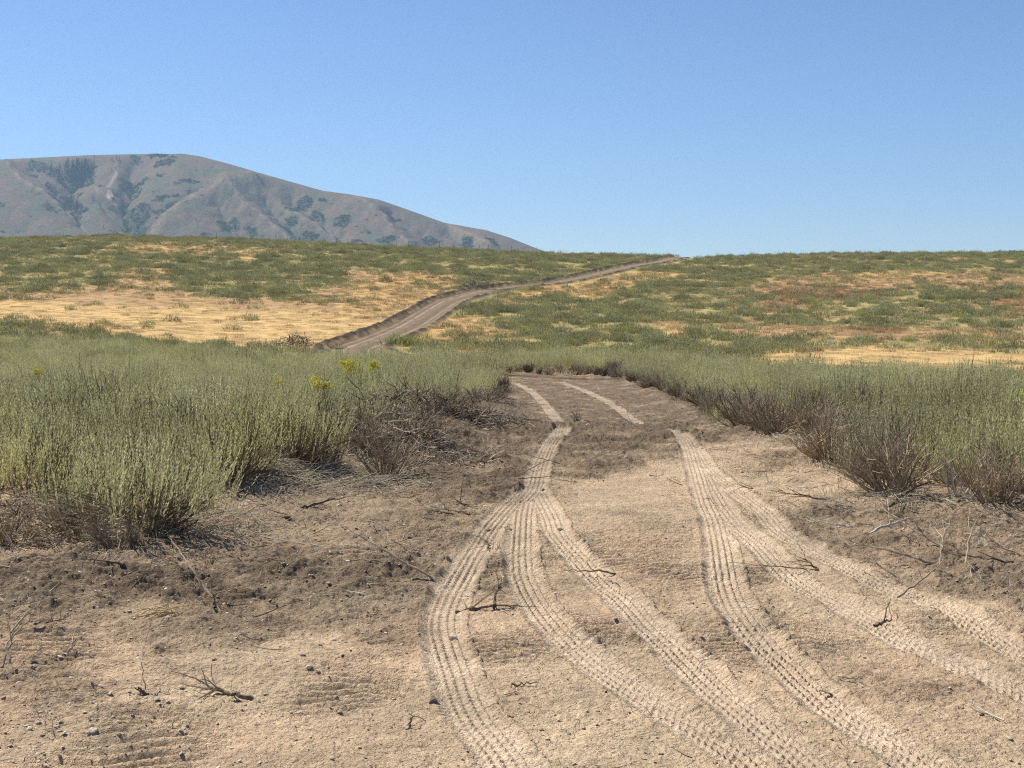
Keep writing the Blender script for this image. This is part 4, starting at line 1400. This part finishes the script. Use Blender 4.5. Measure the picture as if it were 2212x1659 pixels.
pile('brush_heap', 1010, 925, 818, .75, .9, .12, 260, 'thin spread of torn twigs between the uprooted brush mound and the inner rut', 'brush pile',
     [('brown_twigs', M_DEAD, .6, .7, .02), ('pale_twigs', M_PALEW, .25, .6, .02), ('dark_twigs', M_CHAR, .15, 1.0, .02)], (.1, .3))
pile('brush_heap', 900, 1000, 819, .85, .7, .12, 260, 'thin spread of torn twigs in front of the uprooted brush mound', 'brush pile',
     [('brown_twigs', M_DEAD, .55, .7, .02), ('pale_twigs', M_PALEW, .3, .6, .02), ('dark_twigs', M_CHAR, .15, 1.0, .02)], (.1, .3))
mat_of_grass(650, 1050, 821, .62, .75, 900, 'mat of bleached dead grass below the rounded sagebrush')
mat_of_grass(430, 1140, 822, .45, .5, 220, 'pale straw litter around the foot of the large sagebrush')
mat_of_grass(110, 1105, 823, .9, .5, 700, 'tawny dead grass behind the grey brush litter', M_STRAW)
mat_of_grass(800, 1055, 824, .5, .5, 260, 'thin scatter of dead grass below the fan-shaped bush')
mat_of_grass(1960, 1100, 825, .8, .35, 260, 'thin scatter of dead grass under the outer bank brush')
mat_of_grass(350, 1310 + 20, 826, .12, .08, 60, 'small wisp of golden straw on the bare soil', M_STRAW, (.05, .16))

# rabbitbrush in flower
def rabbit(X, Y, seed, sc, label):
    x, y, z = spot(X, Y)
    t = empty('rabbitbrush', (x, y, z - .02), 0, sc)
    tag(t, label, 'shrub')
    st, fo = sage_geo(seed, .95, .38, 150, 15, .034, (.02, 0), .2)
    fo.obj('foliage', M_RABBIT, t)
    st.obj('stems', M_BARK, t)
    r = np.random.RandomState(seed)
    g = Geo()
    n = 900
    c = r.normal(0, 1, (14, 2)) * .085
    k = r.randint(0, 14, n)
    P = np.stack([c[k, 0] + r.normal(0, .035, n), c[k, 1] + r.normal(0, .035, n), r.uniform(.72, .95, 14)[k] - .5 * (c[k, 0] ** 2 + c[k, 1] ** 2) + r.normal(0, .03, n)], 1)
    D = r.normal(0, 1, (n, 3)); D[:, 2] = np.abs(D[:, 2]); D *= (.030 / np.linalg.norm(D, axis=1))[:, None]
    W = np.cross(D, r.normal(0, 1, (n, 3))); W *= (.012 / (np.linalg.norm(W, axis=1) + 1e-9))[:, None]
    g.diamonds(P, D, W, r.uniform(0, 1, n))
    g.obj('flowers', M_FLOWER, t)
rabbit(762, 876, 831, 1.16, 'rabbitbrush with a round yellow flower head, taller than the sagebrush around it')
rabbit(806, 856, 832, 1.0, 'rabbitbrush with two small yellow sprays, behind the one with the round flower head')
rabbit(600, 878, 833, .75, 'small rabbitbrush with faint yellow flowers in the middle of the inner field')
rabbit(85, 850, 834, .8, 'rabbitbrush with dull yellow tips at the edge of the inner field')
rabbit(2204, 935, 835, .5, 'rabbitbrush with orange-yellow tips at the outer edge of the picture')
rabbit(690, 930, 836, .7, 'bright green rabbitbrush beside the blackened upright stick')
xb, yb, zb_ = spot(868, 748)
lb_ = empty('low_bush', (xb, yb, zb_ - .05)); lb_.scale = (2.6, 2.0, 1.25)
tag(lb_, 'low yellow-green bush at the foot of the climbing road', 'shrub')
st_, fo_ = sage_geo(837, .8, .5, 170, 10, .06, (.02, 0), .05)
fo_.obj('foliage', M_RABBIT, lb_); st_.obj('stems', M_BARK, lb_)

# branches and sticks lying about
def fallen(name, X, Y, ang, L, lift, seed, mat, label, twigs=3, rad=.006, curve=.15):
    a = radians(ang)
    dx, dy = cos(a), sin(a)
    pts = [(0, 0, .005), (dx * L * .33 - dy * curve * L * .4, dy * L * .33 + dx * curve * L * .4, lift * .35 + .012), (dx * L * .66 - dy * curve * L * .5, dy * L * .66 + dx * curve * L * .5, lift * .7 + .012), (dx * L, dy * L, lift + .012)]
    return stick(name, X, Y, pts, [rad * .8, rad * .65, rad * .42, rad * .18], mat, label, 'twig' if name == 'twig' else 'branch', None, twigs, seed)
FALL = [
    ('fallen_branch', 935, 1262, 155, .62, .26, M_DEAD, 'long thin brown branch rising from the soil beside the inner wheel track', 2, .009, .1),
    ('fallen_branch', 480, 1330, 128, .62, .30, M_DEAD, 'forked tawny branch standing slanted in the bare soil', 6, .009, .05),
    ('fallen_branch', 465, 1328, 100, .22, .14, M_CHAR, 'short dark stub leaning beside the forked tawny branch', 3, .009, .2),
    ('fallen_branch', 690, 1192, 145, .75, .04, M_PALEW, 'bleached forked branch lying below the bleached grass mat', 5, .006, .12),
    ('fallen_branch', 1330, 1248, 178, .30, .01, M_CHAR, 'crooked dark stick lying across the middle wheel track', 1, .008, -.12),
    ('fallen_branch', 985, 1325, 8, .34, .02, M_CHAR, 'knotted dark root lying between two wheel tracks', 7, .012, .15),
    ('fallen_branch', 1068, 1318, 70, .09, .10, M_CHAR, 'short dark root stub pointing up beside the knotted root', 3, .012, .2),
    ('fallen_branch', 1100, 1488, -5, .13, .01, M_CHAR, 'flat dark splinter of wood between the two inner wheel tracks', 0, .006, .1),
    ('fallen_branch', 683, 1521, 6, .17, .005, M_CHAR, 'straight dark stick lying on pale sand near the inner track', 0, .006, .05),
    ('fallen_branch', 966, 1108, 115, .36, .22, M_CHAR, 'dark stick slanting up from the soil above the split of the tracks', 0, .007, .1),
    ('fallen_branch', 1035, 1112, 160, .38, .05, M_CHAR, 'dark branching stick nearest the split of the tracks', 5, .009, .1),
    ('fallen_branch', 980, 1115, 170, .22, .03, M_CHAR, 'dark twiggy root lying behind the dark stumps', 5, .008, .2),
    ('fallen_branch', 650, 1105, 12, .38, .07, M_CHAR, 'thick dark branch lying along the front of the bleached grass mat', 3, .014, .2),
    ('fallen_branch', 1135, 1020, 60, .5, .06, M_CHAR, 'thin dark branch across the track just before the dip', 3, .006, .1),
    ('fallen_branch', 1210, 1008, 150, .55, .09, M_CHAR, 'long thin dark branch crossing the pale rut before the dip', 3, .006, .1),
    ('fallen_branch', 1120, 1042, 5, .5, .02, M_CHAR, 'thin dark twig lying across the merged wheel tracks', 2, .005, .08),
    ('fallen_branch', 1245, 1045, 160, .26, .02, M_DEAD, 'short brown twig at the edge of the merged wheel tracks', 2, .005, .1),
    ('fallen_branch', 1265, 948, 175, .30, .02, M_CHAR, 'short dark twig beside the brow of the track', 1, .006, .1),
    ('fallen_branch', 1180, 925, 170, .5, .08, M_CHAR, 'dark twiggy branch lying along the brow of the track', 6, .007, .1),
    ('fallen_branch', 1380, 927, 150, .5, .1, M_DEAD, 'brown branch on the brow beside the outer rut', 3, .006, .1),
    ('fallen_branch', 1940, 1290, 38, .42, .16, M_DEAD, 'curved brown branch rising over the outermost wheel track', 2, .008, -.15),
    ('fallen_branch', 1935, 1252, 130, .42, .20, M_DEAD, 'thin curved branch between the outermost track and the dead limbs', 2, .006, .3),
    ('fallen_branch', 1880, 1162, 25, .46, .08, M_PALEW, 'pale forked limb lying on the dark soil of the outer side', 4, .013, .1),
    ('fallen_branch', 1850, 1141, 155, .30, .03, M_PALEW, 'short white bleached limb above the pale forked limb', 4, .012, .12),
    ('fallen_branch', 2040, 1195, 125, .52, .20, M_DEAD, 'reddish branch arching over the heap of dead limbs', 8, .009, .2),
    ('fallen_branch', 2015, 1228, 160, .50, .10, M_DEAD, 'brown limb at the base of the heap of dead limbs', 7, .011, .1),
    ('fallen_branch', 2030, 1226, 60, .34, .24, M_DEAD, 'first upright twig cluster of the heap of dead limbs', 8, .008, .1),
    ('fallen_branch', 2085, 1228, 50, .36, .28, M_DEAD, 'second upright twig cluster, farther from the track, of the dead limbs', 8, .008, .2),
    ('fallen_branch', 2190, 1228, 165, .40, .03, M_CHAR, 'dark branch lying by the outer edge of the picture', 5, .010, .1),
    ('fallen_branch', 2205, 1205, 140, .42, .14, M_DEAD, 'tangled brown branch at the outer edge of the picture', 8, .007, .1),
    ('fallen_branch', 1745, 1240, 175, .46, .03, M_CHAR, 'thin dark twig lying across the second outer wheel track', 3, .005, .06),
    ('fallen_branch', 1768, 1236, 140, .10, .05, M_CHAR, 'small dark knot of roots beside the outer wheel track', 5, .010, .3),
    ('fallen_branch', 1785, 1088, 172, .42, .06, M_CHAR, 'dark tangled branch lying under the wide grey bush', 9, .010, .12),
    ('fallen_branch', 1625, 1064, 150, .16, .04, M_CHAR, 'small dark twig on the pale sand by the outer track', 3, .006, .1),
    ('fallen_branch', 1920, 1108, 40, .55, .14, M_CHAR, 'thick dark bough with its stump on the soil under the bare bushes', 7, .016, .1),
    ('fallen_branch', 1850, 1010, 55, .3, .12, M_PALEW, 'pale bent twig arch on the outer bank', 3, .008, .5),
    ('fallen_branch', 858, 1228, 165, .34, .02, M_DEAD, 'brown stick beside the white flat stone', 5, .007, .05),
    ('fallen_branch', 880, 1230, 70, .10, .07, M_CHAR, 'short dark peg of wood beside the white flat stone', 2, .008, .1),
    ('fallen_branch', 815, 1160, 110, .13, .09, M_DEAD, 'tawny stub with split bark on the left soil', 4, .010, .2),
    ('fallen_branch', 870, 1170, 50, .20, .08, M_DEAD, 'forked twig right of the tawny split stub', 4, .007, .2),
    ('fallen_branch', 835, 1155, 118, .26, .2, M_DEAD, 'very thin upright twig behind the forked twig', 2, .004, .1),
    ('fallen_branch', 492, 1500, 165, .14, .03, M_DEAD, 'bundle of split dark wood half buried in pale sand', 9, .012, .1),
    ('fallen_branch', 548, 1515, 170, .17, .02, M_CHAR, 'dark split bough in front of the bundle of split wood', 4, .013, .1),
    ('fallen_branch', 320, 1505, 178, .06, .02, M_CHAR, 'tiny dark stub beside the thin upright twig', 2, .010, .1),
    ('fallen_branch', 312, 1500, 100, .12, .16, M_DEAD, 'thin crooked twig standing upright in pale sand', 2, .004, .2),
    ('fallen_branch', 145, 1432, 62, .10, .08, M_DEAD, 'short forked stick poking up near the edge of the bare soil', 3, .009, .2),
    ('fallen_branch', 28, 1478, 105, .20, .15, M_DEAD, 'bent stick standing at the near edge of the bare soil', 1, .009, .3),
    ('fallen_branch', 4, 1462, 70, .2, .18, M_DEAD, 'tall thin stick cut by the edge of the picture', 2, .008, .2),
    ('fallen_branch', 20, 1385, 50, .22, .14, M_DEAD, 'brown stick above the bent stick at the edge of the picture', 2, .007, .1),
    ('fallen_branch', 290, 1282, 45, .12, .05, M_CHAR, 'small curved dark root on the brown soil', 1, .007, .2),
    ('fallen_branch', 270, 1245, 175, .12, .02, M_CHAR, 'dark chip of wood on the brown soil', 1, .011, .1),
    ('fallen_branch', 445, 1222, 95, .18, .11, M_DEAD, 'thin dark twig standing in front of the large sagebrush', 1, .004, .2),
    ('fallen_branch', 40, 1250, 172, .30, .01, M_CHAR, 'flat dark slab of bark at the edge of the brown soil', 2, .014, .05),
    ('fallen_branch', 370, 1590, 60, .05, .03, M_CHAR, 'tiny hooked twig on the sand near the bottom', 0, .004, .6),
    ('fallen_branch', 885, 1576, 75, .05, .035, M_CHAR, 'tiny dark peg near the inner track at the bottom', 1, .006, .1),
    ('fallen_branch', 1808, 1512, 150, .08, .005, M_CHAR, 'short dark stick between the outer wheel tracks', 0, .006, .1),
    ('fallen_branch', 1340, 1270, 140, .11, .015, M_CHAR, 'small dark twig at the edge of the third track', 1, .005, .1),
    ('fallen_branch', 1180, 875, 175, .45, .03, M_CHAR, 'dark twig lying over the inner rut in the dip', 2, .007, .1),
    ('fallen_branch', 1345, 880, 150, .4, .03, M_CHAR, 'dark twig lying over the outer rut in the dip', 2, .007, .1),
    ('fallen_branch', 1012, 1100, 165, .12, .04, M_CHAR, 'dark crooked root crown behind the merged tracks', 4, .012, .3),
    ('fallen_branch', 1060, 1190, 120, .06, .04, M_CHAR, 'small bristly dark tuft of roots between the tracks', 7, .006, .1),
    ('fallen_branch', 1890, 1355, 15, .10, .02, M_CHAR, 'dark piece of bark in the loose soil by the outer tracks', 2, .012, .1),
]
for k, f in enumerate(FALL):
    nm, X, Y, ang, L, lift, mat, lab, tw, rad, cv = f
    fallen(nm, X, Y, ang, L, lift, 1000 + k, mat, lab, tw, rad, cv)

# stones
def rock_mesh(seed, sub=2):
    import bmesh
    bm = bmesh.new()
    bmesh.ops.create_icosphere(bm, subdivisions=sub, radius=1)
    r = np.random.RandomState(seed)
    pl = r.normal(0, 1, (7, 3)); pl /= np.linalg.norm(pl, axis=1)[:, None]
    of = r.uniform(.55, .95, 7)
    for v in bm.verts:
        c = np.array(v.co)
        for p_, o_ in zip(pl, of):
            d = c @ p_
            if d > o_: c = c - p_ * (d - o_)
        c = c * np.array([1, .72, .42]) * (1 + r.uniform(-.06, .06))
        v.co = c
    me = bpy.data.meshes.new('stone')
    bm.to_mesh(me); bm.free()
    return me
ROCKS = [rock_mesh(40 + k) for k in range(6)]
STN = [  # X, Y, width px, material, label
    (618, 1126, 24, 'd', 'round dark brown stone on the soil in front of the bleached grass mat'),
    (868, 1208, 20, 'd', 'round brown stone half sunk beside the fan-shaped bush shadow'),
    (832, 1069, 9, 'd', 'small dark rounded stone at the foot of the fan-shaped bush'),
    (752, 1224, 24, 'p', 'white flat stone on the brown soil'),
    (980, 1384, 24, 'd', 'dark banded stone pressed into the inner wheel track'),
    (935, 1527, 30, 'd', 'flat dark stone beside the inner wheel track near the bottom'),
    (350, 1358, 16, 'p', 'pale stone touching the wisp of golden straw'),
    (365, 1345, 18, 'p', 'pale angular stone behind the wisp of golden straw'),
    (655, 1430, 16, 'p', 'dark-sided stone behind the row of pale stones'),
    (668, 1452, 17, 'p', 'first pale stone of the row of three on the sand'),
    (688, 1456, 18, 'p', 'middle and largest pale stone of the row of three on the sand'),
    (708, 1449, 12, 'p', 'last and smallest pale stone of the row of three on the sand'),
    (428, 1522, 20, 'p', 'pale upright stone on the sand below the split wood'),
    (300, 1445, 15, 'p', 'pale flat stone above the thin upright twig'),
    (83, 1640, 17, 'p', 'pale stone at the bottom of the picture'),
    (280, 1325, 15, 'p', 'white chip of stone beside a flat dark piece of wood'),
    (1012, 1291, 13, 'p', 'white stone in the loose soil between the first two tracks'),
    (1022, 1288, 12, 'p', 'second white stone touching the one between the first two tracks'),
    (1076, 1559, 12, 'p', 'white stone on the edge of the inner track near the bottom'),
    (1740, 1335, 10, 'p', 'small white stone between the outer wheel tracks'),
    (1790, 1338, 10, 'p', 'small white stone right beside the second outer wheel track'),
    (2079, 1535, 9, 'p', 'small round white stone on the sand between the two outermost parts of the track'),
    (2121, 1556, 15, 'd', 'dark brown stone in a small hollow near the bottom corner'),
    (1210, 1146, 18, 'd', 'dark clod lying on the third wheel track'),
    (1057, 1148, 14, 'd', 'dark clod lying on the inner wheel track above its bend'),
    (1103, 1146, 12, 'd', 'dark clod between the two inner wheel tracks'),
    (1174, 1060, 13, 'd', 'dark clod on the merged wheel tracks'),
    (1006, 1110, 12, 'd', 'dark stump-like clod beside the dark branching stick'),
    (1330, 1349, 14, 'd', 'brown clod on the loose soil between the second and third tracks'),
    (1603, 1022, 12, 'd', 'reddish clod on the pale sand inside the outer bank'),
    (1270, 925, 9, 'p', 'pale stone in the gravel on the brow of the track'),
    (1352, 996, 8, 'p', 'pale stone in the gravelly patch between the ruts'),
    (1290, 980, 8, 'p', 'pale stone at the edge of the gravelly patch between the ruts'),
    (120, 1265 - 30, 20, 'p', 'pale flat stone below the grey brush litter'),
    (450, 1405, 10, 'p', 'small pale stone in the middle of the bare soil'),
    (520, 1395, 12, 'p', 'small pale angular stone below the forked tawny branch'),
    (130, 1450, 12, 'd', 'brown stone behind the short forked stick'),
    (1480, 562, 11, 'p', 'pale yellowish rock beside the gap where the far road crosses the crest'),
    (1470, 563, 8, 'p', 'pale grey rock on the bank just before the gap in the crest'),
    (740, 1430, 11, 'd', 'dark stone beside the row of three pale stones'),
    (620, 1500, 11, 'd', 'dark stone beyond the end of the split wood bundle'),
]
for k, (X, Y, w, kind, lab) in enumerate(STN):
    x, y, z = spot(X, Y)
    s = w / FPX * y * .5
    o = bpy.data.objects.new('stone', ROCKS[k % 6].copy())
    o.data.materials.append(M_STONE if kind == 'p' else M_DSTONE)
    COL.objects.link(o)
    o.location = (x, y, z + s * .18)
    rr = random.Random(k)
    o.rotation_euler = (rr.uniform(-.3, .3), rr.uniform(-.3, .3), rr.uniform(0, 6))
    o.scale = (s, s, s * rr.uniform(.8, 1.3))
    tag(o, lab, 'stone')

# pebbles, clods, chips of wood: uncountable
def put_small():
    r = np.random.RandomState(91)
    def pts(n, ymin, ymax, pw=1.6):
        y = ymin + (ymax - ymin) * r.uniform(0, 1, n) ** pw
        x = r.uniform(-.44, .44, n) * (y + .5)
        return x, y
    def rocks(mat, base):
        out = []
        for k in range(4):
            o = bpy.data.objects.new('p', rock_mesh(base + k, 1)); o.data.materials.append(mat); out.append(o)
        return out
    x, y = pts(70000, 4, 19)
    z, dark, tm, *_ = H(x, y, True)
    cl = fbm(x / .8, y / .8, 77, 3)
    ok = (tm < .3) & (r.uniform(0, 1, len(x)) < np.clip(.12 + .6 * dark + .45 * cl, .03, 1))
    x, y, z = x[ok], y[ok], z[ok]
    s = .0025 + .0095 * r.uniform(0, 1, len(x)) ** 4
    scatter('clods_gravel', rocks(M_CLOD, 60), np.stack([x, y, z + s * .1], 1), r.uniform(0, 6.28, len(x)), np.stack([s * 1.25, s, s * .8], 1), 'small soil clods strewn over the graded track', (r.uniform(-.5, .5, len(x)), r.uniform(-.5, .5, len(x))))
    x, y = pts(9000, 4, 19)
    z, dark, tm, *_ = H(x, y, True)
    leftish = sstep(.5, -2.0, x)
    ok = (tm < .3) & (r.uniform(0, 1, len(x)) < .25 + .6 * leftish)
    x, y, z = x[ok], y[ok], z[ok]
    s = .003 + .013 * r.uniform(0, 1, len(x)) ** 3.2
    scatter('pebbles', rocks(M_STONE, 70), np.stack([x, y, z + s * .3], 1), r.uniform(0, 6.28, len(x)), s, 'pale pebbles strewn over the graded track', (r.uniform(-.5, .5, len(x)), r.uniform(-.5, .5, len(x))))
    # chips and twiglets
    protos = []
    for k in range(8):
        g = Geo()
        P, d = branch(np.random.RandomState(k), (0, 0, .004), (1, 0, .05), .1, 4, .16)
        P[:, 2] = np.abs(P[:, 2])
        g.tube(P, np.linspace(.0022, .0009, 5), 4, (k % 4) / 4)
        P2, d = branch(np.random.RandomState(k + 50), P[2], (.6, .6, .15), .05, 3, .3)
        g.tube(P2, np.linspace(.0015, .0008, 4), 3, (k % 4) / 4)
        protos.append(g.obj('t', (M_DEAD, M_CHAR, M_DEAD, M_PALEW)[k % 4], link=False))
    x, y = pts(42000, 4.5, 42, 1.25)
    z, dark, tm, *_ = H(x, y, True)
    e = np.minimum(seg_dist(x, y, EDGE_L)[0], seg_dist(x, y, EDGE_R)[0])
    e = np.minimum(e, seg_dist(x, y, BANK_L)[0] * .75)
    ok = (r.uniform(0, 1, len(x)) < np.clip(.004 + .07 * dark * np.where(x > 0, .5, 1) + .95 * np.exp(-(e / .9) ** 2), 0, 1) * (1 - .8 * tm))
    x, y, z = x[ok], y[ok], z[ok]
    scatter('twig_litter', protos, np.stack([x, y, z + .003], 1), r.uniform(0, 6.28, len(x)), r.uniform(.3, 1.0, len(x)) ** 1.5 * 1.7, 'broken twigs strewn over the soil and under the brush', (r.uniform(-.2, .2, len(x)), -r.uniform(-.1, .25, len(x))))
    # short dry stubble at the edges
    protos = [tuft_geo(930 + k, 14, .06, .10, .0018, .7, .8).obj('g', M_PALESTRAW, link=False) for k in range(3)]
    x, y = pts(9000, 5, 40, 1.3)
    z, dark, tm, *_ = H(x, y, True)
    X, Y = proj(x, y, z)
    e = np.minimum(seg_dist(x, y, EDGE_L)[0], seg_dist(x, y, EDGE_R)[0])
    inn = in_poly(X, Y, SAGE_L) | in_poly(X, Y, SAGE_R)
    ok = (r.uniform(0, 1, len(x)) < np.where(inn, .7, np.clip(.03 + .8 * np.exp(-(e / .7) ** 2), 0, 1) * (1 - tm)))
    x, y, z = x[ok], y[ok], z[ok]
    scatter('dry_stubble_grass', protos, np.stack([x, y, z], 1), r.uniform(0, 6.28, len(x)), r.uniform(.5, 1.8, len(x)), 'bleached dry grass stubble under and beside the brush')
put_small()

# ------------------------------------------------------------------ the air
def put_haze():
    x0, x1, y0, y1, z0, z1 = -5000, 5000, -60, 3960, -140, 372
    V = [(x0, y0, z0), (x1, y0, z0), (x1, y1, z0), (x0, y1, z0), (x0, y0, z1), (x1, y0, z1), (x1, y1, z1), (x0, y1, z1)]
    Q = [(0, 3, 2, 1), (4, 5, 6, 7), (0, 1, 5, 4), (1, 2, 6, 5), (2, 3, 7, 6), (3, 0, 4, 7)]
    m, nt, out = mat_new('air')
    v = N(nt, 'ShaderNodeVolumePrincipled')
    v.inputs['Color'].default_value = (.52, .74, 1.0, 1)
    v.inputs['Density'].default_value = HAZE
    v.inputs['Anisotropy'].default_value = .2
    nt.links.new(v.outputs[0], out.inputs['Volume'])
    o = mesh_obj('haze', V, Q, None, m)
    tag(o, 'thin blue air over the whole landscape', None, None, 'stuff')
HAZE = .000105
put_haze()
